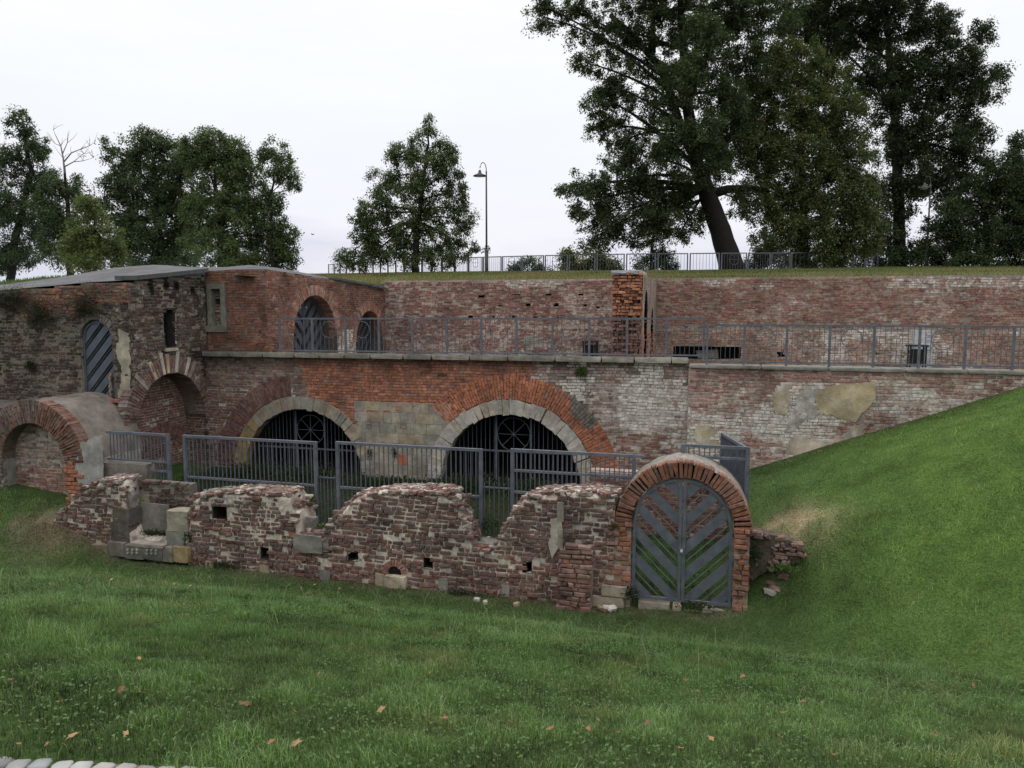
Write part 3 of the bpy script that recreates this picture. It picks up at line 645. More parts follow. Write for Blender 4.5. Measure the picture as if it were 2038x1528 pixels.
lay(pb, q, bw_col(cx, cz, rng) * np.array([1.06, 1.0, 1.0, 1]), bw, d=dd, dj=.010, seed=3, vis=lambda u, v: ((v < 632) | ((v < 700) & (u > 1400))) * 1.0)
backing(pb, XB, 14.5, ZT - .1, 6.86, lambda s, z: ~bw_inhole(s, z), bw_mort, bw, seed=7)
for h in holes: recess(pb, h, .35 if (h[1] - h[0]) < 1 else 1.1, bw)
h = holes[13]; prism(pb, [(h[0] + .9, h[2]), (h[0] + 1.65, h[2]), (h[0] + 1.62, h[3] - .14), (h[0] + .8, h[3] - .2)], -.5, -.35, col=(.24, .235, .22, .1)).build('plaster_patch', M['plaster'], bw)
mb = MB(); mb.box((XB, YB + 1.15, ZT - .1), (14.5, YB + 1.4, 6.80), (.2, .16, .13, .05)); mb.build('wall_core', M['mortar'], bw)
# pale pilaster with scribbled paint, right part of that wall
a = onY(1814, 727, YB - .1); b = onY(1858, 657, YB - .1)
prism(PY(YB - .0), [(a[0], ZT), (b[0], ZT), (b[0], b[2]), (a[0], b[2])], .012, .10, col=(.42, .41, .42, .26)).build('pilaster', M['plaster'], bw)
scr = MB(); r2 = random.Random(4); cx0 = a[0] + .50
for k in range(4):
    zz = b[2] - .12 - .17 * k; scr.tube([(cx0 + .10 * math.cos(t) + r2.uniform(-.02, .02), YB - .104, zz + .085 * math.sin(t) * (1 + .3 * math.cos(2 * t))) for t in np.linspace(0, 5.5, 12)], .008, 4)
scr.build('scribble', mat_plain('spray_paint', (.17, .18, .22), amp=.1), bw)

# ---- broken cross wall with two blind arches, standing on the terrace
pst = PX(-2.18); ps2 = PY(23.5)
st_ = empty('broken_wall', (-2.7, 23.5, ZT), 'stump of an orange brick cross wall with toothed broken end and blind arches', 'wall')
ZS = 6.78
qs = bond(-3.14, -2.20, ZT, ZS, course=.094, ln=.25, hd=.62, seed=41, wav=0, jit=.008); cx, cz = qs[..., 0].mean(1), qs[..., 1].mean(1)
upr = cz > 5.55; kk = rng.random(len(qs)) > np.where(upr, .04, .16); qs = qs[kk]; cx, cz, upr = cx[kk], cz[kk], upr[kk]
c = np.where(upr[:, None], pick(len(qs), [(ORANGE * 1.0, 5), (ORANGE * .82, 3), (np.array([.36, .18, .10]), 2)], rng), pick(len(qs), [(DARK, 3), (BROWN * .8, 3), (RED * .8, 2), (SOOT * 1.4, 1)], rng))
lay(ps2, qs, rgba(shade(c, rng, .15), np.where(upr, .0, .12)), st_, d=rng.uniform(-.07, .09, len(qs)) * np.where(upr, 1, .8), dj=.01, back=-.18, ch=.012, seed=4)
mb = MB(); mb.box((-3.14, 23.68, ZT), (-2.36, 29, ZS - .02), (.17, .12, .09, .04)); mb.build('wall_core', M['mortar'], st_)
qs = bond(23.5, 29, ZT, ZS, seed=42); cx, cz = qs[..., 0].mean(1), qs[..., 1].mean(1)
AN = ((24.75, 5.35, .62, 6.35), (27.2, 4.9, .55, 5.75))      # blind arches on the side: centre s, springing, half width, crown
def in_blind(s, z):
    m = np.zeros(np.shape(s), bool)
    for c0, zs0, hw, zt0 in AN: m |= (np.abs(s - c0) < hw) & (z < zs0 + (zt0 - zs0) * np.sqrt(np.clip(1 - ((s - c0) / hw) ** 2, 0, 1)))
    return m
bl = in_blind(cx, cz) | (cz > 4.9); kk = ~bl; lay(pst, qs[kk], rgba(shade(pick(kk.sum(), [(PINK, 3), (ORANGE * .9, 4), (RED, 2), (BROWN, 2)], rng), rng), .16), st_, d=.004, back=-.05, seed=5, keep=60)
backing(pst, 23.5, 29, ZT, ZS, lambda s, z: ~in_blind(s, z), lambda s, z: rgba((MORT_M * .55 + PINK * .22) * np.ones((len(s), 3)), .06), st_, st=.05)
for c0, zs0, hw, zt0 in AN:
    th = np.linspace(0, math.pi, 15); prism(pst, [(c0 - hw - .05, ZT), (c0 + hw + .05, ZT)] + [(c0 + (hw + .05) * math.cos(t), zs0 + (zt0 - zs0 + .05) * math.sin(t)) for t in th], -.175, -.15, col=(.23, .115, .06, .02)).build('blind_arch', M['brick'], st_)
stone(st_, (-2.72, 24.6, ZS + .07), (.92, 2.3, .13), col=(.33, .335, .35), lime=.03, name='cap_slab', seed=77, jit=.01)

# ---- casemate on the terrace, upper left: front face and door face
cm = empty('casemate', (-14.4, 20.45, 4.4), 'red brick casemate on the terrace with two round arched dark doors', 'building')
pf = PY(20.45); pd = PX(XB)
def cmtop(s): return np.interp(s, [20.4, 21.3, 22.4, 23.6, 24.6, 26, 29], [6.93, 6.93, 6.86, 6.82, 6.76, 6.70, 6.52]) + .03 * (fbm(np.asarray(s) * 3, np.asarray(s) * 0, 71) - .5)
def cm_col(pl_, s, z, r, front):
    n = len(s); n1 = fbm(s * 1.1, z * 1.1, 72); n2 = fbm(s * 2.3 + 4, z * 2.3, 73)
    c = (pick(n, [(ORANGE * .85, 5), (BROWN * 1.2, 3), (RED * 1.1, 3), (PINK * .9, 1)], r) if front else pick(n, [(RED * 1.15, 4), (ORANGE * .85, 4), (BROWN * 1.1, 2), (PINK, 1.5)], r)) * .80
    dk = sstep(n2, .56, .70); c = c * (1 - .62 * dk[:, None])
    return rgba(shade(c, r, .18), .02 + .20 * sstep(n1, .55, .7))
wf = (-15.36, -14.72, 5.05, 6.50)     # stone window frame
q = bond(XA, XB, 4.42, 6.96, course=.0805, ln=.25, seed=51, wav=.006); cx, cz = q[..., 0].mean(1), q[..., 1].mean(1)
kk = ~((cx > wf[0]) & (cx < wf[1]) & (cz > wf[2]) & (cz < wf[3])) & (cz < 6.90); q = q[kk]
for i in range(2): q[..., 0] = q[..., 0]
lay(pf, q, cm_col(pf, cx[kk], cz[kk], rng, True), cm, dj=.005, seed=6, keep=170)
backing(pf, XA, XB, 4.40, 6.92, lambda s, z: ~((s > wf[0] + .1) & (s < wf[1] - .1) & (z > wf[2] + .1) & (z < wf[3] - .1)), lambda s, z: rgba(MORT_D * np.ones((len(s), 3)), .04), cm, seed=9)
D1 = (23.38, 4.74, 1.44); D2 = (27.57, 4.45, 1.17)
def cm_open(s, z, g=0.):
    m = np.zeros(np.shape(s), bool)
    for c0, zs0, r0 in (D1, D2): m |= (np.hypot(s - c0, z - zs0) < r0 + g) | ((np.abs(s - c0) < r0 + g) & (z < zs0))
    return m
q = bond(20.45, 29, ZT, 7.0, course=.0815, seed=52); cx, cz = q[..., 0].mean(1), q[..., 1].mean(1); kk = ~cm_open(cx, cz, .10) & (cz < cmtop(cx) - .04)
for c0, zs0, r0 in (D1, D2): kk &= ~((np.hypot(cx - c0, cz - zs0) < r0 + .36) & (cz > zs0))
q = q[kk]; cc = cm_col(pd, cx[kk], cz[kk], rng, False); uu, vv = uvof(pd, cx[kk], cz[kk]); pw = (uu > 662) & (uu < 716) & (vv > 655); cc[pw, 3] = .42
lay(pd, q, cc, cm, dj=.005, seed=7, keep=110, vis=lambda u, v: (v < 690) * 1.0)
backing(pd, 20.45, 29, ZT, 6.95, lambda s, z: ~cm_open(s, z, .04) & (z < cmtop(s) - .03), lambda s, z: rgba(MORT_M * .75 * np.ones((len(s), 3)), .06), cm, seed=10)
for j, (c0, zs0, r0) in enumerate((D1, D2)):
    q = ring_quads((c0, zs0), r0, r0 + .36, 0, 180, 46 if j == 0 else 38, 1, seed=12 + j)
    lay(pd, q, rgba(shade(pick(len(q), [(PINK, 3), (ORANGE * .9, 3), (RED, 2), (BROWN * 1.2, 2)], rng), rng), .16 if j == 0 else .04), cm, d=.006, name='voussoir', keep=50, seed=13 + j, back=-.3)
    barrel(pd, (c0, zs0), r0 + .01, 0, 180, .0, -1.2, cm, M['mortar'], (.12, .10, .085, .05), 'reveal', n=24)
    for sg in (-1, 1): MB().add(pd.P([c0 + sg * r0, c0 + sg * r0, c0 + sg * r0, c0 + sg * r0], [ZT, zs0, zs0, ZT], [0, 0, -1.2, -1.2]), [(0, 1, 2, 3)], (.12, .10, .085, .05)).build('jamb', M['mortar'], cm)
    dw = r0 - .02
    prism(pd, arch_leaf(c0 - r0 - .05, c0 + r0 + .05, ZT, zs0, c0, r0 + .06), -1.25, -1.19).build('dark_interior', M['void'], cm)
    for sg in (-1, 1):
        lo, hi = (c0 - dw, c0 - .01) if sg < 0 else (c0 + .01, c0 + dw)
        lf_ = plated_leaf(pd, lo, hi, ZT + .06, zs0, c0, r0 - .03, sg * .95, cm, -.50, M['steel_dark'], period=.50 if j == 0 else .42, gap=.17, phase=.3)
        prism(pd, [(c0 + sg * .18 + .035 * math.cos(t), zs0 + .72 * r0 + .035 * math.sin(t)) for t in np.linspace(0, 6.283, 9)[:-1]], -.47, -.46).build('lock_disc', M['white'], lf_)
# stone window frame, walled up with a slot
fr = []
for nm, b in (('sill', (wf[0] - .10, wf[1] + .01, wf[2] - .04, wf[2] + .16)), ('lintel', (wf[0], wf[1], wf[3] - .15, wf[3] + .02)), ('jamb_stone', (wf[0], wf[0] + .145, wf[2] + .162, wf[3] - .152)), ('jamb_stone', (wf[1] - .165, wf[1], wf[2] + .162, wf[3] - .152))):
    mb = MB(); mb.box((b[0], 20.45 - .075, b[2]), (b[1], 20.45 + .2, b[3]), (.17, .165, .135, .02)); mb.build(nm, M['stone'], cm)
mb = MB(); mb.box((XA - .35, 20.40, .3), (XA - .02, 20.9, 6.7), (.14, .12, .10, .05)); mb.build('corner_fill', M['mortar'], cm)
mb = MB(); mb.box((-16.6, 20.31, .3), (-16.19, 20.7, 4.3), (.14, .12, .10, .05)); mb.build('corner_fill', M['mortar'], cm)
mb = MB(); mb.box((XB - .5, 28.9, ZT), (XB - .03, 29.4, 6.45), (.14, .12, .10, .05)); mb.build('corner_fill', M['mortar'], cm)
q = bond(wf[0] + .13, wf[1] - .13, wf[2] + .15, wf[3] - .15, seed=55); cz = q[..., 1].mean(1); kk = (np.abs(cz - 5.93) > .07); q = q[kk]
lay(pf, q, rgba(shade(pick(len(q), [(PINK * .7, 2), (DARK * 1.2, 2), (GREY, 2)], rng), rng), .16), cm, d=-.11, back=-.2, keep=20, seed=8)
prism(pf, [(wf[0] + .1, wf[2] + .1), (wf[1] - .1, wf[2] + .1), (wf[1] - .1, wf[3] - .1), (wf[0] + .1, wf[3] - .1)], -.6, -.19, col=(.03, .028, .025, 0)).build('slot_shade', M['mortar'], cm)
# slate coping on the rear part of the door face
def slab(parent, p0, p1, width_vec, th, mat, name, seed=0):
    p0 = np.array(p0, float); p1 = np.array(p1, float); w = np.array(width_vec, float); up = np.array([0, 0, th]); n = 7; r = np.random.default_rng(seed); V = []; F = []
    for i in range(n):
        p = p0 + (p1 - p0) * i / (n - 1) + r.normal(0, .006, 3); V += [p, p + w, p + w + up, p + up]
    for i in range(n - 1):
        for k in range(4): F.append((4 * i + k, 4 * i + (k + 1) % 4, 4 * i + 4 + (k + 1) % 4, 4 * i + 4 + k))
    F += [(3, 2, 1, 0), tuple(4 * (n - 1) + k for k in range(4))]
    return MB().add(V, F).build(name, mat, parent)
slab(cm, (XB + .13, 24.7, 6.76), (XB + .13, 27.4, 6.62), (-.5, 0, 0), .075, M['slate'], 'coping_slab', 1)
slab(cm, (XB + .16, 27.45, 6.60), (XB + .16, 28.9, 6.50), (-.5, 0, 0), .075, M['slate'], 'coping_slab', 2)

# ---- bastion block on the left: side face with niche and small window, front face with door
bk = empty('bastion', (-17, 17.2, .8), 'dark mossy brick bastion block with diagonal plated door and arched niche', 'building')
pa = PX(XA); pfr = PY(17.2)
AN_ = (18.76, 2.42, 1.42); WN = (18.54, 19.0, 4.60, 5.72)
def atop(s): return np.interp(s, [17.2, 20.5], [6.45, 6.80])
def a_open(s, z, g=0.): return (np.hypot(s - AN_[0], z - AN_[1]) < AN_[2] + g) | ((np.abs(s - AN_[0]) < AN_[2] + g) & (z < AN_[1])) | ((s > WN[0]) & (s < WN[1]) & (z > WN[2]) & (z < WN[3]))
def a_col(s, z, r):
    n = len(s); n1 = fbm(s * 1.3, z * 1.3, 81); n2 = fbm(s * 2.1, z * 2.1 + 3, 82)
    c = pick(n, [(GREY * .85, 4), (DARK * 1.05, 4), (SOOT * 1.3, 2), (BROWN * .8, 2), (PINK * .6, 1)], r)
    return rgba(.60 * shade(c, r, .22) * (1 - .45 * sstep(n2, .55, .70))[:, None], .08 + .20 * sstep(n1, .47, .64))
q = bond(17.2, 20.44, .4, 6.85, course=.083, seed=61, wav=.010, jit=.006); cx, cz = q[..., 0].mean(1), q[..., 1].mean(1)
kk = ~a_open(cx, cz, .06) & (cz < atop(cx) - .04) & ~((np.hypot(cx - AN_[0], cz - AN_[1]) < AN_[2] + .5) & (cz > AN_[1])); q = q[kk]; cx, cz = cx[kk], cz[kk]
lay(pa, q, a_col(cx, cz, rng), bk, d=rng.normal(0, .008, len(q)), seed=9, keep=140)
backing(pa, 17.2, 20.44, .4, 6.8, lambda s, z: ~a_open(s, z, .03) & (z < atop(s)), lambda s, z: rgba(MORT_M * .7 * np.ones((len(s), 3)), .10), bk, seed=11, rough=.010)
q = ring_quads(AN_[:2], AN_[2], AN_[2] + .52, 4, 176, 56, 2, seed=15); c = rgba(shade(pick(len(q), [(DARK * 1.15, 4), (BROWN * .9, 3), (GREY, 2)], rng), rng), .20); lay(pa, q, c, bk, d=.01, name='voussoir', keep=60, seed=16, back=-.3)
for k, (t0, cs) in enumerate(((116, TAN * .9), (102, WHITE * .95), (95, TAN), (82, WHITE * .85), (66, WHITE), (134, GREY * 1.3), (58, GREY * 1.2))):
    q = ring_quads(AN_[:2], AN_[2] + .02, AN_[2] + .60 + .07 * (k % 2), t0 - 2.2, t0 + 2.2, 1, seed=17 + k); lay(pa, q, rgba(np.array([cs]), .08), bk, d=.025, name='voussoir', mat='stone', seed=18)
barrel(pa, AN_[:2], AN_[2] + .01, 0, 180, 0, -.74, bk, M['mortar'], (.16, .12, .10, .1), 'niche_vault', n=24)
pn = PX(-16.2); q = bond(17.2, 20.3, .4, 3.95, course=.083, seed=62); cx, cz = q[..., 0].mean(1), q[..., 1].mean(1)
lay(pn, q, rgba(shade(pick(len(q), [(RED * .8, 4), (DARK * 1.2, 3), (BROWN, 2)], rng), rng), .10 + .14 * (cz > 2.6)), bk, keep=60, seed=10)
backing(pn, 17.2, 20.3, .4, 3.95, lambda s, z: s < 99, lambda s, z: rgba(MORT_L * .8 * np.ones((len(s), 3)), .1), bk)
q = ring_quads((19.2, .5), 1.25, 1.75, 40, 170, 40, 2, seed=19); lay(pn, q, rgba(shade(pick(len(q), [(RED * .85, 3), (DARK * 1.2, 3)], rng), rng), .12), bk, d=.02, name='voussoir', keep=30, seed=20)
recess(pa, WN, .5, bk, col=(.05, .045, .04, 0), name='window_reveal', d0=.0)
for k in range(3): s_ = WN[0] + .115 * (k + 1); mb = MB(); mb.box((XA - .22, s_ - .008, WN[2]), (XA - .20, s_ + .008, WN[3])); mb.build('window_bar', M['black'], bk)
stone(bk, (XA - .03, (WN[0] + WN[1]) / 2, WN[2] - .055), (.2, .52, .09), col=(.42, .37, .31), lime=.05, name='sill', seed=3, jit=.008)
slab(bk, (XA + .16, 17.35, 6.52), (XA + .16, 20.42, 6.87), (-.7, 0, 0), .12, M['slate'], 'coping_slab', 3)
DL = (-16.60, 4.90, .53)     # door arch: centre, springing, radius
DZ = 3.26
def f_top(x): return np.interp(x, [-24, -19.9, -18.1, -16.8, -15.46], [6.0, 6.22, 6.33, 6.43, 6.46])
def f_open(s, z, g=0.): return ((np.hypot(s - DL[0], z - DL[1]) < DL[2] + g) | ((np.abs(s - DL[0]) < DL[2] + g) & (z < DL[1]))) & (z > DZ - .02)
def f_col(s, z, r):
    n = len(s); u, v = uvof(pfr, s, z); n1 = fbm(s * 1.2, z * 1.2, 91); n2 = fbm(s * 1.7 + 8, z * 1.7, 92)
    c = pick(n, [(GREY * .75, 4), (DARK * .95, 4), (SOOT * 1.4, 3), (BROWN * .75, 2), (GREY * 1.2, 1.5)], r)
    og = (v + 24 * (n1 - .5) * 2 < 628 - .10 * (u - 100)) & (u > 30); co = pick(n, [(ORANGE * .95, 4), (ORANGE * .75, 3), (RED, 2), (BROWN, 1)], r); c = np.where(og[:, None], co, c)
    ms = sstep(n2, .52, .64) * (v < 760) * np.where(og, .35, 1.); c = c * (1 - ms[:, None]) + np.array([.035, .042, .028]) * ms[:, None]
    return rgba(shade(c, r, .24) * np.where(og, .95, .50)[:, None], np.where(og, .03, .06 + .18 * sstep(n1, .52, .68) * (1 - ms)))
q = bond(-24, XA, .4, 6.5, course=.088, ln=.26, seed=63, wav=.02, jit=.010); cx, cz = q[..., 0].mean(1), q[..., 1].mean(1); kk = ~f_open(cx, cz, .10) & (cz < f_top(cx) - .03); q = q[kk]; cx, cz = cx[kk], cz[kk]
lay(pfr, q, f_col(cx, cz, rng), bk, d=rng.normal(0, .012, len(q)), ch=.012, seed=11, keep=100, vis=lambda u, v: (v < 800) * 1.0)
backing(pfr, -24, XA, .4, 6.45, lambda s, z: ~f_open(s, z, .03) & (z < f_top(s)), lambda s, z: rgba(MORT_M * .45 * np.ones((len(s), 3)), .08), bk, seed=12, rough=.012)
q = ring_quads(DL[:2], DL[2], DL[2] + .2, 0, 180, 22, 1, seed=22); lay(pfr, q, rgba(shade(pick(len(q), [(GREY * .7, 3), (SOOT * 1.5, 3)], rng), rng), .1), bk, d=.01, name='voussoir', seed=23, back=-.25)
barrel(pfr, DL[:2], DL[2] + .005, 0, 180, 0, -.92, bk, M['mortar'], (.13, .12, .11, .1), 'reveal', n=16)
for sg in (-1, 1): MB().add(pfr.P([DL[0] + sg * DL[2]] * 4, [DZ, DL[1], DL[1], DZ], [0, 0, -.92, -.92]), [(0, 1, 2, 3)], (.2, .18, .15, .15)).build('jamb', M['mortar'], bk)
for sg in (-1, 1):
    x0_, x1_ = sorted((DL[0] + sg * .532, DL[0] + sg * .68)); prism(pfr, [(x0_, DZ), (x1_, DZ), (x1_, DL[1] + .1), (x0_, DL[1] + .1)], -.08, -.022, col=(.15, .13, .115, .10)).build('jamb_bed', M['mortar'], bk)
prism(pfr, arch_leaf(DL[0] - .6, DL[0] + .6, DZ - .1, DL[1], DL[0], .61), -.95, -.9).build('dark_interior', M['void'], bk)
plated_leaf(pfr, DL[0] - .515, DL[0] + .515, DZ + .03, DL[1], DL[0], .515, 1.05, bk, -.10, mat_plain('grey_blue_door', (.062, .075, .098), rough=.5, amp=.25, scale=3, bump=.05, spec=.4), period=.46, gap=.18, phase=.25)
for k, (x_, w_) in enumerate(((-16.9, .5), (-16.35, .55), (-15.85, .4))): stone(bk, (x_, 17.12, DZ - .05), (w_, .25, .085), col=RED * 1.1, lime=.12, name='sill_brick', seed=30 + k, jit=.02, mat='brick')
patch(pfr, [(238, 655), (258, 665), (262, 790), (236, 792), (244, 740), (232, 700)], 'plaster_patch', bk, (.30, .27, .21), .03, .12, 9)
# roof skin over block and casemate
rf = []
front = [(-24, 17.25, 6.05), (-19.9, 17.25, 6.27), (-18.1, 17.25, 6.38), (-16.8, 17.25, 6.47), (-15.9, 17.6, 6.53), (-15.75, 19.2, 6.75), (-15.6, 20.5, 6.90), (-14.6, 20.62, 6.95), (-13.5, 20.75, 6.95), (-13.45, 22.4, 6.88), (-13.45, 24.5, 6.78), (-13.45, 28.9, 6.6)]
ridge = [(-24, 23, 6.6), (-20.6, 22.5, 6.95), (-19.6, 22.0, 7.12), (-18.2, 22.0, 7.18), (-17.2, 22.2, 7.12), (-16.6, 22.4, 7.12), (-16.1, 22.8, 7.14), (-15.4, 23.0, 7.22), (-14.6, 23.2, 7.12), (-14.2, 24, 7.0), (-14.1, 25.5, 6.9), (-14.0, 29, 6.75)]
backr = [(-24, 33, 6.2), (-22, 33, 6.4), (-21, 33, 6.5), (-20, 33, 6.6), (-19, 33, 6.7), (-18, 33, 6.7), (-17, 33, 6.7), (-16.5, 33, 6.7), (-16, 33, 6.7), (-15.5, 33, 6.7), (-15, 33, 6.7), (-14.4, 34, 6.7)]
ctrl = np.array([front, ridge, backr]); nu = 60; V = []
tt = np.linspace(0, 11, nu); seq = []
for row in ctrl: seq.append(np.stack([np.interp(tt, np.arange(12), row[:, k]) for k in range(3)], -1))
for t in np.linspace(0, 2, 25):
    i = min(int(t), 1); f_ = t - i; ff = math.sin(f_ * math.pi / 2) if i == 0 else f_
    p = seq[i] * (1 - f_) + seq[i + 1] * f_; p[:, 2] = seq[i][:, 2] * (1 - ff) + seq[i + 1][:, 2] * ff; p[:, 2] += .05 * (fbm(p[:, 0], p[:, 1], 12) - .5) * min(1, 4 * t); V.append(p)
V = np.array(V); ii = (np.arange(24)[:, None] * nu + np.arange(nu - 1)[None]).ravel()
link('roof', mesh_np('roof', V.reshape(-1, 3), [np.stack([ii, ii + 1, ii + nu + 1, ii + nu], -1)], smooth=True), M['zinc'], bk)
# grassy mound behind the roof at the left edge
mb_x = np.linspace(-40, -19.5, 40); mb_y = np.linspace(20.5, 34, 24); X, Y = np.meshgrid(mb_x, mb_y)
Z = 6.2 + .85 * np.exp(-((X + 25.0) / 4.2) ** 2 - ((Y - 26) / 5) ** 2) + .1 * (fbm(X * .6, Y * .6, 13) - .5) - 1.1 * sstep(X, -21.8, -19.6)
ii = (np.arange(23)[:, None] * 40 + np.arange(39)[None]).ravel()
tag(link('mound', mesh_np('mound', np.stack([X, Y, Z], -1).reshape(-1, 3), [np.stack([ii, ii + 1, ii + 41, ii + 40], -1)], np.tile(np.append(TURF, 1), (X.size, 1)), smooth=True), M['turf']), kind='structure')

# ---- barrel vault at the lower left
vt = empty('brick_vault', (-16.85, 15.2, .8), 'open end of a brick barrel vault with grey rendered back at the left edge', 'vault')
pv = PY(15.2); VC = (-16.85, 1.83); VR, VO = 1.0, 1.62
q = ring_quads(VC, VR, VO, 2, 178, 52, 2, seed=24, jit=.006); t = ang(VC, q[..., 0].mean(1), q[..., 1].mean(1))
c = np.where((t < 78)[:, None], pick(len(q), [(ORANGE * .48, 4), (PINK * .56, 4), (BROWN * .8, 3), (RED * .7, 2)], rng), pick(len(q), [(DARK * 1.1, 4), (GREY * .8, 3), (BROWN * .8, 2)], rng))
lay(pv, q, rgba(shade(c, rng, .16), np.where(t < 78, .06, .14)), vt, d=np.where(t < 78, .03, 0.), name='voussoir', keep=100, seed=25, back=-.3)
barrel(pv, VC, VO - .03, 0, 180, -.005, -2.05, vt, M['plaster'], (.16, .14, .12, .10), 'extrados', n=30, rough=.02)
barrel(pv, VC, VR + .005, 0, 180, 0, -.85, vt, M['mortar'], (.14, .115, .10, .08), 'intrados', n=24)
for sg in (-1, 1):
    x0, x1 = (VC[0] + VR, VC[0] + VO - .02) if sg > 0 else (VC[0] - VO + .02, VC[0] - VR)
    mb = MB(); mb.box((x0 + .01, 15.23, .2), (x1 - .01, 17.2, 1.9), (.25, .235, .21, .12)); mb.build('pier', M['plaster'], vt)
    q = bond(x0, x1, .55, 1.84, course=.105, ln=.30, seed=64 + sg, wav=0); q = q[(q[..., 0].max(1) - q[..., 0].min(1)) > .1]
    lay(pv, q, rgba(shade(pick(len(q), [(ORANGE * 1.05, 3), (ORANGE * .9, 3)] if sg > 0 else [(DARK, 1), (GREY, 1)], rng), rng, .12), .02), vt, d=rng.choice([.0, .05], len(q)), seed=26, back=-.12, ch=.012)
patch(PY(15.19), [(160, 882), (204, 866), (206, 950), (190, 985), (158, 990), (150, 930)], 'render_coat', vt, (.30, .295, .28), .012, .20, 12)
pi = PY(15.58); q = bond(-17.95, -15.75, .5, 2.9, course=.083, seed=65, wav=.012, jit=.006); cz = q[..., 1].mean(1)
c = np.where((cz > 1.55)[:, None], pick(len(q), [(PINK * .9, 2), (GREY * 1.1, 3), (DARK * 1.2, 2), (WHITE * .7, 1.5)], rng), pick(len(q), [(RED * 1.05, 4), (ORANGE * .8, 2), (PINK * .8, 2), (BROWN, 1)], rng))
kk = rng.random(len(q)) > np.where((cz > 2.25), .2, .01); lay(pi, q[kk], rgba(shade(c, rng)[kk], np.where(cz > 1.55, .24, .05)[kk]), vt, dj=.008, keep=120, seed=27)
backing(pi, -17.95, -15.75, .4, 2.9, lambda s, z: s < 99, lambda s, z: rgba(MORT_L * .75 * np.ones((len(s), 3)), .12), vt)
# dark wall left of and above the vault mouth, and low parapet behind it
mb = MB(); mb.box((-24, 15.26, .2), (VC[0] - VO + .03, 17.2, 3.1), (.13, .11, .10, .12)); mb.build('flank_wall', M['mortar'], vt)
q = bond(-24, VC[0] - VO + .02, .3, 3.1, seed=66); lay(PY(15.25), q, rgba(.7 * shade(pick(len(q), [(DARK, 3), (GREY * .8, 3), (BROWN * .8, 2)], rng), rng), .10), vt, keep=0, seed=28)

# ---- gateway: brick arch with double plated gate
gw = empty('brick_gateway', (GX, YR, 0), 'freestanding brick archway with grey blue double gate of chevron plates', 'gateway')
pg = PY(YR); GC = (GX, 1.62); GR, GO = .955, 1.275
q = ring_quads(GC, GR, GO, -4, 184, 40, 1, seed=28, jit=.010, gap=.016)
c = pick(len(q), [(ORANGE * .8, 4), (BROWN, 3), (RED, 3), (DARK * 1.1, 2.5), (GREY, 1)], rng); t = ang(GC, q[..., 0].mean(1), q[..., 1].mean(1)); c = np.where(((t > 140) | (t < -100))[:, None], c * .6, c)
lay(pg, q, rgba(shade(c.mean(0) * .35 + c * .55, rng, .16), .07), gw, d=rng.normal(.01, .014, len(q)), name='voussoir', seed=29, back=-.25, ch=.012)
barrel(pg, GC, GO - .03, -2, 182, -.01, -1.0, gw, M['mortar'], (.235, .21, .19, .12), 'extrados', n=36, rough=.025)
barrel(pg, GC, GR + .005, 0, 180, -.0, -1.0, gw, M['mortar'], (.2, .15, .12, .1), 'intrados', n=30)
th = np.radians(np.linspace(0, 180, 30))
mb = MB(); P0 = [pg.P(GC[0] + r_ * math.cos(a), GC[1] + r_ * math.sin(a), -1.0) for r_ in (GR, GO - .015) for a in th]
mb.add(P0, [(i, i + 1, 31 + i, 30 + i) for i in range(29)], (.2, .16, .13, .1)); mb.build('rear_face', M['mortar'], gw)
for sg in (-1, 1):
    x0, x1 = (GC[0] - GO - .02, GC[0] - GR + .005) if sg < 0 else (GC[0] + GR - .005, GC[0] + GO - .03)
    mb = MB(); mb.box((x0 + .012, YR + .03, -.4), (x1 - .012, YR + .99, GC[1] - .0), (.26, .20, .16, .1)); mb.build('pier', M['mortar'], gw)
    q = bond(x0 - (.13 if sg < 0 else 0), x1, .36 if sg < 0 else -.1, GC[1] - .02, course=.099, ln=.27, hd=.4, seed=70 + sg, wav=0, jit=.005); q = q[(q[..., 0].max(1) - q[..., 0].min(1)) > .09]
    if sg < 0:
        cx = q[..., 0].mean(1); row = np.round(q[..., 1].mean(1) / .099); q = q[(cx > x0 + .07) | (np.sin(row * 2.3) > .2)]
    lay(pg, q, rgba(shade(pick(len(q), [(ORANGE * .95, 4), (RED * 1.05, 3), (BROWN * 1.1, 2), (PINK, 1)], rng), rng, .16), .04), gw, d=rng.normal(.005, .012, len(q)) if sg < 0 else rng.choice([-.02, .05], len(q)), seed=71 + sg, back=-.12, ch=.010)
    for row in (0, 1):   # pale footing stones
        if sg < 0:
            stone(gw, (x0 + .03 - .12 * row, YR + .04, .25 - .23 * row), (.52 + .1 * row, .22, .21), col=(.33, .28, .22), lime=.12, seed=200 + row, jit=.02); 
for k, (x_, w_, z_, cl) in enumerate(((-1.02, .60, -.02, (.30, .26, .22)), (-.58, .17, -.03, (.33, .28, .22)), (.12, .46, -.02, (.27, .24, .20)))):
    stone(gw, (x_, YR + .12, z_), (w_, .3, .2), col=cl, lime=.06, name='threshold_stone', seed=210 + k, jit=.02)
stone(gw, (-.25, YR - .12, -.09), (.9, .25, .08), col=(.26, .25, .22), name='threshold_stone', seed=214, jit=.02)
for sg in (-1, 1):
    lo, hi = (GX - .935, GX - .008) if sg < 0 else (GX + .008, GX + .935)
    lf_ = plated_leaf(pg, lo, hi, .125, GC[1], GX, .935, sg * 1.0, gw, -.075, M['steel'], period=.535, gap=.275, phase=.62, name='gate_leaf', fr=.06)
for sg in (-1, 1):
    for zh in (.35, 1.0, 1.55): mb = MB(); mb.tube([(GX + sg * .945, YR + .05, zh - .06), (GX + sg * .945, YR + .05, zh + .06)], .018, 8); mb.build('hinge', M['steel_dark'], gw, True)
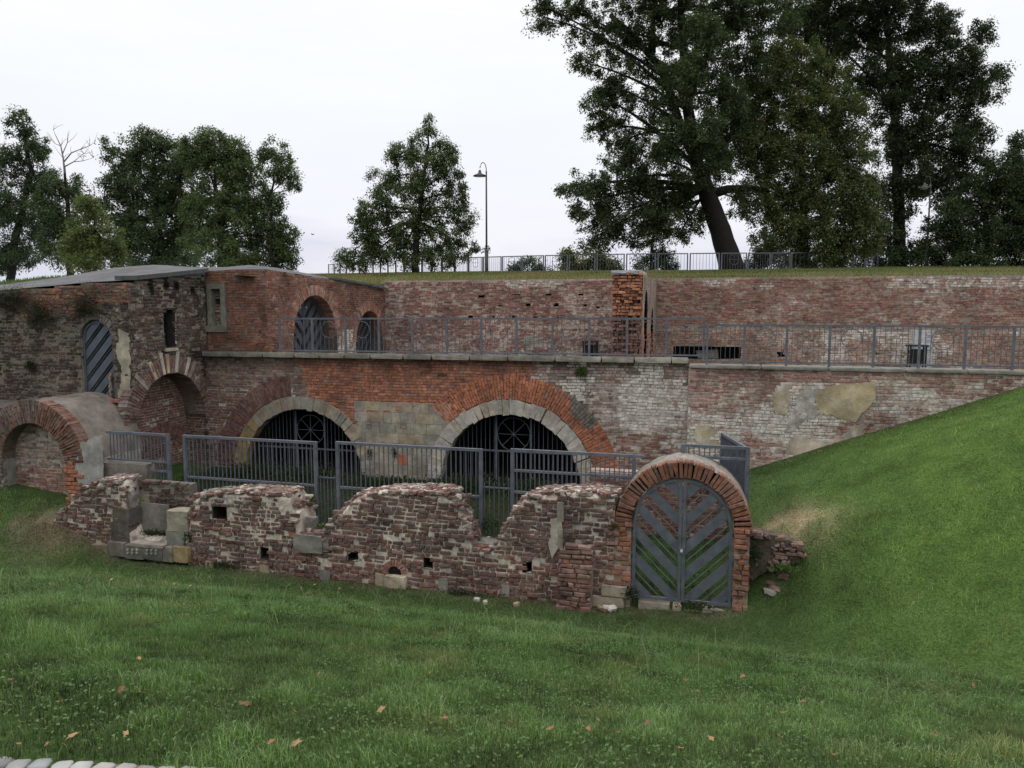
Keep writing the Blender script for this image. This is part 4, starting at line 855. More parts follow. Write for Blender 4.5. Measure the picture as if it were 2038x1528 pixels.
mb = MB(); mb.box((GX - .06, YR + .03, 1.08), (GX + .06, YR + .045, 1.22)); mb.build('lock_plate', M['steel'], gw)
mb = MB(); mb.box((GX - .022, YR + .005, 1.13), (GX + .022, YR + .029, 1.18)); mb.build('padlock', M['white'], gw)

# ---- ruined outer wall
ru = empty('ruined_wall', (-7, YR, 0), 'low ruined brick wall with broken top, breaches and stone basin along the ditch', 'wall')
PROF = [(40, 1112), (62, 1094), (85, 1072), (108, 1043), (128, 1010), (160, 975), (198, 960), (240, 962), (246, 985), (250, 1040), (262, 1078), (330, 1080), (345, 1068), (368, 1040), (374, 1004), (388, 991), (430, 986), (470, 982), (520, 986), (572, 988),
        (588, 1000), (586, 1035), (594, 1066), (646, 1066), (654, 1043), (680, 1018), (704, 993), (760, 984), (830, 982), (888, 986), (904, 1000), (914, 1032), (932, 1060), (940, 1096), (982, 1098), (998, 1064), (1018, 1030), (1036, 1003), (1060, 991), (1110, 985), (1180, 986), (1240, 992), (1260, 996)]
PRX = np.array([onY(u, v, YR)[0] for u, v in PROF]); PRZ = np.array([onY(u, v, YR)[2] for u, v in PROF]); o_ = np.argsort(PRX); PRX, PRZ = PRX[o_], PRZ[o_]
def rtop(x): return np.interp(x, PRX, PRZ)
RX0, RX1 = float(PRX[0]), -1.78
xs = np.arange(RX0, RX1, .05); sec = []
def rz_(x): return rtop(x) + .05 * (fbm(x * 6, x * 0 + 1, 101) - .5)
zt = rz_(xs); nz_ = len(xs)
prof = [(.035, None, -.5)] + [(.03, k_ / 22, 0) for k_ in range(0, 22)] + [(.035, 1, -.07), (.10, 1, .0), (.30, 1, .05), (.55, 1, .05), (.72, 1, -.02), (.80, 1, -.12), (.82, None, .3)]
Vr = []
for j, (dy, fz, dz) in enumerate(prof):
    z = np.full(nz_, dz) if fz is None else -.4 + (zt + .4) * fz + dz
    y = YR + dy + .025 * (fbm(xs * 7, xs * 0 + j * 3.1, 103) - .5); z = z + (.045 * (fbm(xs * 8 + j * 5, xs * 0, 104) - .5) if fz == 1 else 0)
    if fz == 1 or fz is None: z = np.maximum(z, -.5)
    Vr.append(np.stack([xs, y, z], -1))
Vr = np.array(Vr); m_ = len(prof); ii = (np.arange(m_ - 1)[:, None] * nz_ + np.arange(nz_ - 1)[None]).ravel()
Fr = np.stack([ii, ii + 1, ii + nz_ + 1, ii + nz_], -1); pr_ = Vr.reshape(-1, 3)
RH = [px_rect(852, 1121, 13, 17, YR), px_rect(1050, 1130, 12, 16, YR), px_rect(525, 1101, 13, 17, YR), px_rect(436, 1022, 24, 22, YR), px_rect(700, 1108, 16, 12, YR)]
fc_ = pr_[Fr].mean(1); cut_ = np.zeros(len(Fr), bool)
for a, b, c_, d_ in RH: cut_ |= (fc_[:, 0] > a - .03) & (fc_[:, 0] < b + .03) & (fc_[:, 2] > c_ - .02) & (fc_[:, 2] < d_ + .02) & (fc_[:, 1] < YR + .2)
Fr = Fr[~cut_]
cc = (MORT_L * 1.02)[None] * (.75 + .5 * fbm(pr_[:, 0] * 2.3, pr_[:, 2] * 2.3 + pr_[:, 1] * 3, 105))[:, None]; top_ = (np.arange(m_) >= 24).repeat(nz_); spot = vnoise(pr_[:, 0] * 7, pr_[:, 1] * 7 + pr_[:, 2] * 6, 107) > .52; cc = np.where((spot & top_)[:, None], np.array([.17, .11, .09]), cc)
caps = [np.array([[j * nz_ for j in range(m_)]]), np.array([[j * nz_ + nz_ - 1 for j in range(m_)][::-1]])]
link('rubble_core', mesh_np('rubble_core', pr_, [Fr] + caps, rgba(cc, .16)), M['mortar'], ru)
DRN = onY(785, 1141, YR); DRC = (DRN[0], DRN[2])
q = bond(RX0, RX1, -.36, 2.35, course=.093, ln=.25, joint=.021, hd=.56, seed=81, wav=.026, jit=.0085); cx, cz = q[..., 0].mean(1), q[..., 1].mean(1)
uu, vv = uvof(pg, cx, cz); kk = (cz + .045 < rtop(cx) + .03 * (vnoise(cx * 9, cz * 9, 5) - .5)); kk &= ~((uu > 246) & (uu < 372) & (vv < 1112)) & ~((uu > 216) & (uu < 370) & (vv > 1100) & (vv < 1132))
for a, b, c_, d_ in RH: kk &= ~((cx > a - .06) & (cx < b + .06) & (cz > c_ - .02) & (cz < d_ + .02))
kk &= np.hypot(cx - DRC[0], cz - DRC[1]) > .27
mz = sstep(fbm(cx * .9, cz * 1.3, 106), .45, .65)          # where the face has spalled and mortar shows
mz = np.maximum(mz, np.exp(-((uu - 790) / 95) ** 2 - ((vv - 1045) / 42) ** 2)); mz = mz * (vv < 1125)
kk &= rng.random(len(q)) > .025 + .06 * mz
q = q[kk]; cx, cz, uu, vv, mz = cx[kk], cz[kk], uu[kk], vv[kk], mz[kk]; n = len(q)
c = pick(n, [(DARK * 1.0, 5), (PINK * .5, 3), (BROWN * .75, 3), (RED * .75, 1.5), (GREY * .65, 2), (SOOT * 1.3, 1.5)], rng) * np.array([1.0, .98, 1.0])
lowr = (vv > 1098) & (uu > 640); cl = pick(n, [(RED * .92, 4), (PINK * .68, 3), (BROWN * .88, 2), (DARK * 1.05, 3)], rng); c = np.where(lowr[:, None], cl, c)
tp = sstep(rtop(cx) - cz, .28, .05)
lime = .08 + .16 * mz + .16 * tp * (vnoise(cx * 4, cz * 4, 9) > .45)
sh = q.mean(1, keepdims=True); q = sh + (q - sh) * (1 - .10 * mz * rng.random(n))[:, None, None]
lay(pg, q, rgba(shade(c, rng, .24), lime), ru, d=rng.normal(.0, .014, n) - .022 * mz * rng.random(n), dj=.004, back=-.09, ch=.009, seed=30, keep=215)
for h in RH: recess(pg, (h[0] - .02, h[1] + .02, h[2] - .02, h[3] + .02), .5, ru, d0=-.005, col=(.045, .038, .033, 0))
q = ring_quads(DRC, .15, .29, 5, 190, 11, 1, seed=33); lay(pg, q, rgba(shade(pick(len(q), [(ORANGE * .8, 2), (PINK, 2), (RED, 2)], rng), rng), .1), ru, d=.015, name='voussoir', seed=34, back=-.1)
prism(pg, [(DRC[0] + .145 * math.cos(t), DRC[1] + .145 * math.sin(t)) for t in np.linspace(0, 6.283, 15)[:-1]], -.035, -.018, col=(.012, .011, .01, 0)).build('drain_mouth', M['mortar'], ru)  # near-black disc painted for the darkness inside the drain
def pxstone(u0, u1, v0, v1, Y, dep, col, lime=.06, seed=0, rz=0., rx=0., jit=.025, name='stone_block', sub=2):
    a = onY(u0, v1, Y); b = onY(u1, v0, Y); return stone(ru, ((a[0] + b[0]) / 2, Y + dep / 2, (a[2] + b[2]) / 2), (b[0] - a[0], dep, b[2] - a[2]), col=col, lime=lime, seed=seed, rz=rz, rx=rx, jit=jit, name=name, sub=sub)
pxstone(764, 806, 1150, 1170, YR - .12, .3, (.36, .30, .23), seed=301); pxstone(747, 764, 1143, 1171, YR - .05, .2, (.34, .28, .21), seed=302); pxstone(752, 764, 1171, 1181, YR - .15, .16, (.45, .42, .38), seed=303)
for k, (u0, u1, v0, v1) in enumerate(((409, 425, 1117, 1142), (517, 535, 1125, 1155), (636, 656, 1136, 1162), (873, 891, 1152, 1182), (999, 1014, 1165, 1188))): pxstone(u0, u1, v0, v1, YR - .02, .16, ((.33, .27, .19), (.30, .26, .19), (.17, .16, .15), (.22, .21, .18), (.22, .20, .17))[k], seed=310 + k)
patch(pg, [(1094, 1030), (1106, 1026), (1118, 1036), (1114, 1060), (1108, 1096), (1098, 1108), (1092, 1090), (1098, 1062)], 'mortar_smear', ru, (.38, .345, .295), .03, .25, 14, amp=.02); pxstone(1106, 1120, 1052, 1092, YR - .03, .2, (.24, .215, .175), lime=.08, seed=320); pxstone(1108, 1122, 1000, 1038, YR - .04, .2, (.27, .24, .21), seed=321)
pxstone(580, 628, 1030, 1064, YR + .32, .14, (.20, .19, .175), seed=330, jit=.01); pxstone(584, 640, 1068, 1098, YR - .06, .5, (.215, .20, .18), seed=331); pxstone(638, 653, 1074, 1098, YR - .03, .3, (.2, .19, .17), seed=332)
pxstone(932, 996, 1084, 1108, YR + .25, .4, (.20, .19, .17), seed=333); pxstone(574, 588, 1040, 1066, YR + .02, .25, (.36, .15, .09), seed=334)
# stone basin (spout stairs) in its left part
for k, (u0, u1, v0, v1, Y, dp, cl) in enumerate(((174, 214, 1086, 1104, YR - .10, .30, (.33, .27, .18)), (213, 246, 1081, 1106, YR - .12, .36, (.24, .21, .18)), (247, 284, 1088, 1111, YR - .16, .38, (.19, .18, .165)), (285, 321, 1089, 1113, YR - .16, .38, (.19, .18, .165)),
        (322, 342, 1090, 1117, YR - .14, .36, (.26, .24, .20)), (343, 373, 1091, 1118, YR - .12, .36, (.36, .27, .15)), (222, 254, 1046, 1080, YR - .02, .40, (.15, .125, .112)), (224, 256, 1014, 1045, YR, .40, (.155, .13, .118)),
        (332, 372, 1019, 1056, YR - .03, .42, (.38, .345, .27)), (331, 366, 1056, 1088, YR - .02, .40, (.24, .235, .21)))): pxstone(u0, u1, v0, v1, Y, dp, np.array(cl) * .70, lime=.05, seed=340 + k, jit=.026)
for k, (u, v) in enumerate([(255 + 9 * i, 1094 + 6 * j) for i in range(3) for j in range(2)] + [(293 + 9 * i, 1095 + 6 * j) for i in range(3) for j in range(2)]):
    p = onY(u, v, YR - .17); stone(ru, p, (.05, .05, .045), col=(.3, .29, .26), name='boss', seed=360 + k, jit=.08, sub=1)
pxstone(254, 336, 1004, 1100, YR + .42, .07, (.17, .155, .14), seed=361, jit=.008, name='back_slab')
stone(ru, (onY(300, 1075, YR)[0], YR + .2, onY(300, 1084, YR)[2] + .02), (.95, .75, .09), col=(.27, .24, .205), lime=.06, name='basin_floor', seed=362, jit=.012)
pbk = PY(YR + .5); a0_ = onY(244, 1080, YR + .5)[0]; a1_ = onY(380, 1080, YR + .5)[0]; q = bond(a0_, a1_, .1, 1.62, course=.092, ln=.25, joint=.02, seed=83, jit=.012, wav=.02, hd=.5)
lay(pbk, q, rgba(.75 * shade(pick(len(q), [(DARK, 4), (BROWN * .8, 2), (GREY * .7, 2)], rng), rng), .12), ru, d=rng.normal(0, .02, len(q)), back=-.1, seed=38, keep=24)
mb = MB(); mb.box((a0_, YR + .52, -.2), (a1_, YR + .82, 1.60), (.2, .175, .15, .1)); mb.build('back_core', M['mortar'], ru)
pxstone(228, 256, 976, 1010, YR + .1, .35, (.25, .225, .21), seed=363, rz=.2, jit=.06); pxstone(262, 296, 986, 1008, YR + .45, .3, (.19, .165, .12), seed=364, jit=.05); pxstone(286, 330, 978, 1004, YR + .8, .3, (.27, .25, .22), seed=365, jit=.05)
pxstone(205, 292, 925, 958, YR + .95, .35, (.18, .16, .14), lime=.08, seed=366, jit=.02)
prism(pg, [(onY(250, 1110, YR)[0], -.4), (onY(372, 1110, YR)[0], -.4), (onY(372, 1112, YR)[0], .10), (onY(250, 1108, YR)[0], .12)], -.05, -.03, col=(.05, .042, .036, .02)).build('undercut_shade', M['mortar'], ru)  # flat dark panel, paints the shade of the undercut below the sill stones
# loose and cap bricks along the broken top
r3 = np.random.default_rng(12); k = 0
for x in np.arange(RX0 + .6, RX1 - .1, .19):
    u_, v_, _w = proj((x, YR, rtop(x)))
    if (246 < u_ < 374) or abs(rtop(x + .12) - rtop(x - .12)) > .35: continue
    for yo in (.14, .38, .62):
        if r3.random() < .36 and k < 74:
            stone(ru, (x + r3.uniform(-.05, .05), YR + yo + r3.uniform(-.05, .05), rtop(x) + .035 + r3.uniform(-.03, .01)), (.25, .12, .075), rz=r3.normal(.0, .35) + (1.57 if r3.random() < .4 else 0), rx=r3.normal(0, .12), ry=r3.normal(0, .1),
                  col=shade(pick(1, [(DARK * 1.1, 3), (RED * .85, 2), (PINK * .6, 3)], r3), r3)[0], lime=.24, name='brick', seed=400 + k, jit=.05, mat='brick', sub=0); k += 1
# small broken bits over core and breach sides
qb = []; cb_ = []; n_bits = 1300
bx = r3.uniform(RX0 + .1, RX1, n_bits); Vb = []; Fb = []; Cb = []
for k_, x in enumerate(bx):
    u_ = proj((x, YR, rtop(x)))[0]
    if 246 < u_ < 374: continue
    yo = r3.uniform(.02, .78); zc = rtop(x) + .015 + .03 * math.sin(math.pi * min(1, yo / .8)); sz3 = np.array([r3.uniform(.05, .22), r3.uniform(.05, .12), r3.uniform(.03, .08)]) * .5; rzz = r3.uniform(0, 3.14); ca, sa = math.cos(rzz), math.sin(rzz)
    bv = np.array([(a, b, c) for c in (-1, 1) for a, b in ((-1, -1), (1, -1), (1, 1), (-1, 1))]) * sz3 + r3.normal(0, .008, (8, 3)); bv = np.stack([bv[:, 0] * ca - bv[:, 1] * sa, bv[:, 0] * sa + bv[:, 1] * ca, bv[:, 2]], -1) + [x, YR + yo, zc]
    col_ = np.append(shade(pick(2, [(DARK * 1.0, 3), (PINK * .6, 1.5), (MORT_L * .85, 3), (RED * .8, 1), (GREY, 2)], r3), r3)[0], .14); Fb += [tuple(8 * len(Vb) + i for i in f) for f in BOXF]; Vb.append(bv); Cb.append(np.tile(col_, (8, 1)))
o = link('rubble_bits', mesh_np('rubble_bits', np.concatenate(Vb), [np.array(Fb)], np.concatenate(Cb)), M['brick'], ru); o['kind'] = 'stuff'
# projecting stub pier by the gateway
pp = PY(14.02); sp = empty('brick_stub', (-2.6, 14.0, 0), 'short stub of lime stained brickwork jutting out left of the gateway', 'pier')
a = onY(1112, 1215, 14.02)[0]; b = onY(1180, 1215, 14.02)[0]
def stop(x): return np.interp(x, [a, a + .1, a + .45, b], [1.02, 1.20, 1.25, .98])
q = bond(a, b, -.3, 1.3, course=.094, ln=.26, seed=85, jit=.008, wav=.01, hd=.4); cx, cz = q[..., 0].mean(1), q[..., 1].mean(1); kk = cz < stop(cx) - .03; q = q[kk]; cz = cz[kk]; q[..., 0] += ((1.2 - q[..., 1]) * -.05)
lay(pp, q, rgba(shade(pick(len(q), [(PINK * .8, 3), (RED, 3), (BROWN, 2), (DARK * 1.2, 2)], rng), rng), .14), sp, d=rng.normal(0, .015, len(q)), ch=.013, seed=35, back=-.12)
mb = MB(); mb.box((a + .03, 14.08, -.4), (b - .05, YR + .06, .94), (.24, .195, .165, .12)); mb.build('core', M['mortar'], sp)
# rubble right of the gateway
rb = empty('rubble_stub', (1.2, 14.5, .8), 'tumbled remains of old brickwork in the bank right of the gateway', 'ruin')
prb = PY(14.5); POL = [(1478, 1056), (1505, 1060), (1530, 1068), (1560, 1078), (1588, 1088), (1606, 1102), (1590, 1118), (1555, 1132), (1520, 1142), (1478, 1180)]
pol = [(onY(u, v, 14.5)[0], onY(u, v, 14.5)[2]) for u, v in POL]
q = bond(.55, 2.3, 0, 2.1, course=.078, ln=.22, seed=87, jit=.018, wav=.03, hd=.5); cx, cz = q[..., 0].mean(1), q[..., 1].mean(1); kk = inpoly(cx, cz, pol) & (rng.random(len(q)) > .1) & ~((cx > .74) & (cx < 1.1) & (cz < 1.45) & (cz > .6)); q = q[kk]
lay(prb, q, rgba(shade(pick(len(q), [(DARK * .9, 4), (BROWN * .8, 2), (PINK * .5, 2), (GREY * .8, 2), (WHITE * .5, .8)], rng), rng), .20), rb, d=rng.normal(.0, .05, len(q)), back=-.25, ch=.012, seed=36)
prism(prb, wobble(pol, .1, .02, 4), -.45, -.12, col=(.085, .07, .055, .06)).build('rubble_core', M['mortar'], rb)  # core coloured dark so the gaps read as earth and shadow
for k in range(7):
    x = rng.uniform(.85, 1.9); y = rng.uniform(14.45, 14.9); stone(rb, (x, y, float(ground_z(x, y)) + .03), (.2, .12, .08), rz=rng.uniform(0, 3), rx=rng.normal(0, .3), col=shade(pick(1, [(DARK * 1.2, 1), (PINK * .8, 1), (WHITE * .8, .7)], rng), rng)[0], lime=.15, name='brick', seed=500 + k, jit=.07, mat='brick', sub=0)
# low yard wall behind the gateway
yw = empty('yard_wall', (-1, 17, .6), 'low brick wall with pale top behind the gateway, right of the right arch', 'wall'); py_ = PY(17.0)
q = bond(-2.75, .40, .3, 1.98, seed=90, course=.088); lay(py_, q, rgba(shade(pick(len(q), [(RED * 1.0, 4), (PINK * .85, 2), (ORANGE * .8, 2), (BROWN, 3)], rng), rng), .14), yw, seed=37, keep=150)
backing(py_, -2.75, .40, .3, 1.98, lambda s, z: s < 99, lambda s, z: rgba(MORT_L * .85 * np.ones((len(s), 3)), .1), yw)
mb = MB(); mb.box((-2.75, 17.03, .3), (.40, 17.4, 1.97), (.33, .29, .25, .12)); mb.build('wall_core', M['mortar'], yw)
stone(yw, (-1.175, 17.18, 2.0), (3.15, .44, .05), col=(.27, .245, .22), lime=.12, name='mortar_cap', seed=91, jit=.006, sub=8)
# loose pieces of masonry at the foot of the gateway
for k, (u, v, sz_, cl, lb) in enumerate(((1200, 1208, (.22, .12, .08), (.30, .2, .15), 'reddish broken brick in the grass left of the gate, lowest of three'), (1213, 1203, (.24, .11, .08), (.46, .42, .37), 'pale mortar coated brick leaning in the grass beside the gate'), (1218, 1214, (.2, .1, .07), (.45, .43, .4), 'small whitish brick fragment nearest the gate jamb'))):
    p = onY(u, v, YR - .25); p[2] = float(ground_z(p[0], p[1])) + .06; o = stone(None, p, sz_, rz=.7 * k - .4, rx=.3, col=cl, lime=.1, name='loose_brick', seed=520 + k, jit=.06, mat='brick', sub=1); tag(o, lb, 'brick', 'loose bricks by the gateway')
for k, (u, v, Y) in enumerate(((949, 1207, 14.0), (1028, 1207, 14.0), (966, 1212, 13.9))):
    p = onY(u, v, Y); p[2] = float(ground_z(p[0], Y)) + .03; o = stone(None, p, (.12, .08, .07), rz=k, col=((.45, .42, .38), (.36, .25, .2), (.4, .38, .33))[k], name='pebble', seed=540 + k, jit=.08, sub=1); tag(o, ('small whitish stone in the ditch grass, left of a pinkish one', 'small pinkish stone in the ditch grass under the square hole', 'tiny pale stone in the ditch grass between two bigger ones')[k], 'stone', 'stones in the ditch')

# ------------------------------------------------------------------ metalwork
_bar = {}
def unit_bar(mat):
    if mat.name not in _bar:
        mb = MB(); mb.box((-.5, -.5, 0), (.5, .5, 1)); _bar[mat.name] = mb.mesh('bar'); _bar[mat.name].materials.append(mat)
    return _bar[mat.name]
def bar(parent, p0, p1, w, mat, name='bar', d=None):
    """a straight bar between two points, sharing one mesh"""
    p0 = Vector(p0); p1 = Vector(p1); v = p1 - p0; o = link(name, unit_bar(mat), None, parent)
    o.location = p0; o.scale = (w, d or w, v.length); o.rotation_mode = 'QUATERNION'
    z = v.normalized(); x = Vector((1, 0, 0)) if abs(z.x) < .9 else Vector((0, 1, 0))
    if abs(z.z) > .99: q = Matrix.Identity(3)
    else:
        y = Vector((0, 0, 1)); x = y.cross(z).normalized(); y = z.cross(x); q = Matrix((x, y, z)).transposed()
    o.rotation_quaternion = q.to_quaternion(); return o
_rings = {}
def ring(parent, c, r, th, mat, rz=0., name='ring', cross=False, a0=0., a1=360.):
    key = (round(r, 3), round(th, 3), mat.name, cross, a0, a1)
    if key not in _rings:
        mb = MB(); n = 20; T = np.radians(np.linspace(a0, a1, n + 1)); mb.tube([(r * math.cos(t), 0, r * math.sin(t)) for t in T], th, 5, cap=False)
        if cross: mb.tube([(-r, 0, 0), (r, 0, 0)], th * .8, 4); mb.tube([(0, 0, -r), (0, 0, r)], th * .8, 4)
        _rings[key] = mb.mesh('ring'); _rings[key].materials.append(mat)
    o = link(name, _rings[key], None, parent); o.location = c; o.rotation_euler = (0, 0, rz); return o
def railing(root, pts, h, gap_b=.10, nb=7, post=.055, rail=.05, mat=None, thin=None, rings=None, ringr=.2, ringz=None):
    """posts at pts (ground points), top and bottom rails, bars"""
    mat = mat or M['steel']; thin = thin or M['steel_thin']; pts = [np.array(p, float) for p in pts]
    for i, p in enumerate(pts): bar(root, p, p + [0, 0, h], post, mat, 'post')
    for i in range(len(pts) - 1):
        a, b = pts[i], pts[i + 1]; d = (b - a) / np.linalg.norm(b - a); ang_ = math.atan2(d[1], d[0])
        bar(root, a + [0, 0, h - rail / 2] , b + [0, 0, h - rail / 2], rail, mat, 'top_rail'); bar(root, a + d * post / 2 + [0, 0, gap_b], b - d * post / 2 + [0, 0, gap_b], rail * .8, mat, 'bottom_rail')
        hasring = rings and rings(i)
        for k in range(1, nb + 1):
            t = k / (nb + 1); q_ = a + (b - a) * t; z0 = gap_b; z1 = h - rail
            if hasring and abs((t - .5) * np.linalg.norm(b - a)) < ringr:
                off = math.sqrt(ringr ** 2 - ((t - .5) * np.linalg.norm(b - a)) ** 2); zc = ringz; bar(root, q_ + [0, 0, gap_b], q_ + [0, 0, zc - off], .0115, thin, 'bar')
                if z1 - (zc + off) > .04: bar(root, q_ + [0, 0, zc + off], q_ + [0, 0, z1], .0115, thin, 'bar')
            else: bar(root, q_ + [0, 0, z0], q_ + [0, 0, z1], .0115, thin, 'bar')
        if hasring: ring(root, tuple((a + b) / 2 + [0, 0, ringz]), ringr, .011, thin, ang_, cross=(hasring == 2))
rl = empty('terrace_railing', (-6, 20.38, 4.4), 'long grey steel railing with ring ornaments on the coping above the arches', 'railing')
us = [558, 622.5, 688.5, 754.5, 821.5, 889.5, 958, 1028, 1099.5, 1172.5, 1247.5, 1325.5, 1400]
pts = []
for u in us: x = onY(u, 700, 20.38)[0]; pts.append((x, 20.38, 4.36 + .06 * (x + 15.4) / 14.8))
railing(rl, pts, 1.09, nb=7, rings=lambda i: 1 if i % 2 == 0 or i < 4 else 0, ringr=.24, ringz=.74)
rr_ = empty('terrace_railing', (4, 20.36, 4.3), 'lower grey steel railing on the right wall beginning beside the step', 'railing')
pts = [(onY(u, 720, 20.36)[0], 20.36, 4.28) for u in (1401.5, 1480, 1564.5, 1649.7, 1737.6, 1828, 1919, 2015, 2112, 2210)]; pts[0] = (pts[0][0] + .06,) + pts[0][1:]
railing(rr_, pts, 1.07, nb=7, rings=lambda i: 1 if i % 2 == 1 else 0, ringr=.24, ringz=.72)

def yard_panel(label, x0, x1, Y, ztop, rails, zb, pitch=.108, posts=(1, 1), zpost=(.6, .6), barbot=None, name='yard_fence', y1=None, topx=0.):
    """flat bar fence panel standing in the areaway"""
    y1 = Y if y1 is None else y1; f = empty(name, ((x0 + x1) / 2, (Y + y1) / 2, zb), label, 'fence', 'fence panels behind the ruined wall'); n = max(1, int(round(math.hypot(x1 - x0, y1 - Y) / pitch)))
    P = lambda t, z: np.array([x0 + (x1 - x0) * t, Y + (y1 - Y) * t, z])
    for e, on in enumerate(posts):
        if on: bar(f, P(e, zpost[e]), P(e, ztop), .075, M['steel'], 'post')
    for j, z in enumerate([ztop] + list(rails)): bar(f, P(0, z - .03), P(1, z - .03) + (np.array([topx, 0, 0]) if j == 0 else 0), .06 if j == 0 else .05, M['steel'], 'rail')
    for k in range(1, n): bar(f, P(k / n, zb if barbot is None else barbot(k / n)), P(k / n, ztop - .05), .02, M['steel_thin'], 'bar')
    return f
YQ = 15.3
X = lambda u, v=900: onY(u, v, YQ)[0]
Zq = lambda u, v: onY(u, v, YQ)[2]
yard_panel('grey bar fence panel, leftmost long one, before the left arch', X(369), X(628), YQ, 2.72, [1.72, 1.06], .95, pitch=.113, zpost=(.9, .6))
yard_panel('grey bar fence panel before the stone pier between both arches', X(672), X(957), YQ, 2.75, [1.72, 1.18], 1.08, pitch=.113, zpost=(.55, .45))
yard_panel('grey bar fence panel with extra rail below the right arch', X(1020), X(1262), YQ, 2.79, [2.35, 1.88], 1.3, pitch=.10, zpost=(.9, 1.9), topx=.2)
yard_panel('low grey bar fence above the stone basin at the left', X(208), X(330), YQ + .1, 2.70, [2.02], 2.0, pitch=.10, posts=(0, 1), zpost=(2, .9))
yard_panel('small grey grating below the low fence near the stone basin', X(294), X(327), YQ + .14, 2.0, [1.78, 1.35], 1.3, pitch=.085, posts=(0, 0))
yard_panel('short grey fence piece right behind the gateway vault', X(1360), X(1488), YQ, 3.06, [2.84], 2.78, pitch=.10, zpost=(2.65, 1.6), barbot=lambda t: 2.80)
yard_panel('grey fence panel running back from the gateway, seen nearly edge on', X(1489), .20, YQ, 3.04, [1.95], 1.85, pitch=.055, zpost=(1.6, 1.2), y1=17.0)
for (u0, u1, zt_, zm) in ((632, 668, 1.93, 1.88), (960, 1018, 2.0, 1.90)):    # lower bars between the panels
    f = empty('yard_gate', ((X(u0) + X(u1)) / 2, YQ + .3, .7), 'low barred wicket between the left and middle fence panels' if u0 < 700 else 'low barred wicket between the middle and right fence panels', 'gate', 'wickets behind the ruined wall')
    n = 5 if u0 < 700 else 6
    for k in range(n): x = X(u0) + (X(u1) - X(u0)) * (k + .3) / n; bar(f, (x, YQ + .05, .62), (x, YQ + .05, zt_ + .12 * (k % 2)), .02, M['steel_thin'], 'bar')
    for z in (zm, .78): bar(f, (X(u0), YQ + .05, z), (X(u1), YQ + .05, z), .03, M['steel_thin'], 'rail')

# grilles inside the two arches
for c_, r_, lab, zr, wc, wr in ((A1, R1, 'dark steel grille with spoked wheel filling the left arch', 1.38, (-12.14, 1.97), .47), (A2, R2, 'dark steel grille with spoked wheel filling the right arch', 1.62, (-5.57, 2.12), .49)):
    Yg = YF + .55; g = empty('arch_grille', (c_[0], Yg, .7), lab, 'grille', 'grilles in the arches'); n = 31
    for k in range(1, n):
        x = c_[0] - r_ + 2 * r_ * k / n; zt_ = c_[1] + math.sqrt(r_ * r_ - (x - c_[0]) ** 2)
        if abs(x - wc[0]) < wr: bar(g, (x, Yg, .6), (x, Yg, zr), .018, M['steel_thin'], 'bar')
        elif zt_ > .75: bar(g, (x, Yg, .6), (x, Yg, zt_), .018, M['steel_thin'], 'bar')
    for sg in (-1, 1): x = wc[0] + sg * (wr + .03); bar(g, (x, Yg - .02, .6), (x, Yg - .02, c_[1] + math.sqrt(r_ ** 2 - (x - c_[0]) ** 2)), .055, M['steel'], 'post')
    bar(g, (c_[0] - r_ * .9, Yg - .02, zr), (c_[0] + r_ * .9, Yg - .02, zr), .05, M['steel'], 'rail')
    ring(g, (wc[0], Yg - .01, wc[1]), wr, .014, M['steel'], name='wheel_rim')
    for a in range(4): dx, dz = wr * math.cos(a * math.pi / 4), wr * math.sin(a * math.pi / 4); bar(g, (wc[0] - dx, Yg - .01, wc[1] - dz), (wc[0] + dx, Yg - .01, wc[1] + dz), .014, M['steel'], 'spoke')

# fence along the brow of the bank
tf = empty('hill_fence', tuple(atD(1300, 540, 45.3)), 'long grey steel fence of ringed panels curving along the top of the bank', 'fence')
P3 = [atD(u, v, D) for u, v, D in FENCE[1:-2]]; seg = np.array([0] + list(np.cumsum([np.linalg.norm(P3[i + 1][:2] - P3[i][:2]) for i in range(len(P3) - 1)])))
def at_len(s): return np.array([np.interp(s, seg, [p[k] for p in P3]) for k in range(3)])
s = 14.0; i = 0
while s < seg[-1] - 2 and i < 60:
    a = at_len(s); b = at_len(s + 1.72); a[2] -= .04; b[2] -= .04; d = (b - a) / np.linalg.norm(b - a); an = math.atan2(d[1], d[0]); uc = proj((a + b) / 2)[0]
    near = 840 < uc < 1560
    for p in (a, b): bar(tf, p, p + [0, 0, 1.12], .075, M['steel'], 'post')
    for z in (.10, 1.09): bar(tf, a + [0, 0, z], b + [0, 0, z], .06, M['steel'], 'rail')
    nb = 8 if near else 3
    for k in range(1, nb + 1):
        t = k / (nb + 1); q_ = a + (b - a) * t; bar(tf, q_ + [0, 0, .1], q_ + [0, 0, 1.07 if not (i % 2 and abs(t - .5) < .16) else .42], .02, M['steel_thin'], 'bar')
    if i % 2: ring(tf, tuple((a + b) / 2 + [0, 0, .72]), .32, .016, M['steel_thin'], an, cross=True)
    s += 1.72 + .16; i += 1

# litter bins
def bin_(u, v, label):
    p = onY(u, v, YB - .55); x, y, z = p[0], YB - .55, ZT; b = empty('litter_bin', (x, y, z), label, 'bin', 'litter bins on the terrace')
    h = .80
    for sx in (-.24, .24):
        for sy in (-.18, .18): bar(b, (x + sx, y + sy, z), (x + sx, y + sy, z + h), .045, M['black'], 'leg')
    mb = MB(); mb.box((x - .30, y - .24, z + h), (x + .30, y + .24, z + h + .05)); mb.build('lid', M['black'], b)
    mb = MB(); mb.lathe((x, y, z), [(.01, .18), (.16, .18), (.19, .70), (.17, .70), (.01, .66)], 14); mb.build('bucket', M['black'], b)
bin_(1825, 700, 'black framed litter bin before the pale pilaster on the right'); bin_(1175, 695, 'black framed litter bin left of the broken cross wall')

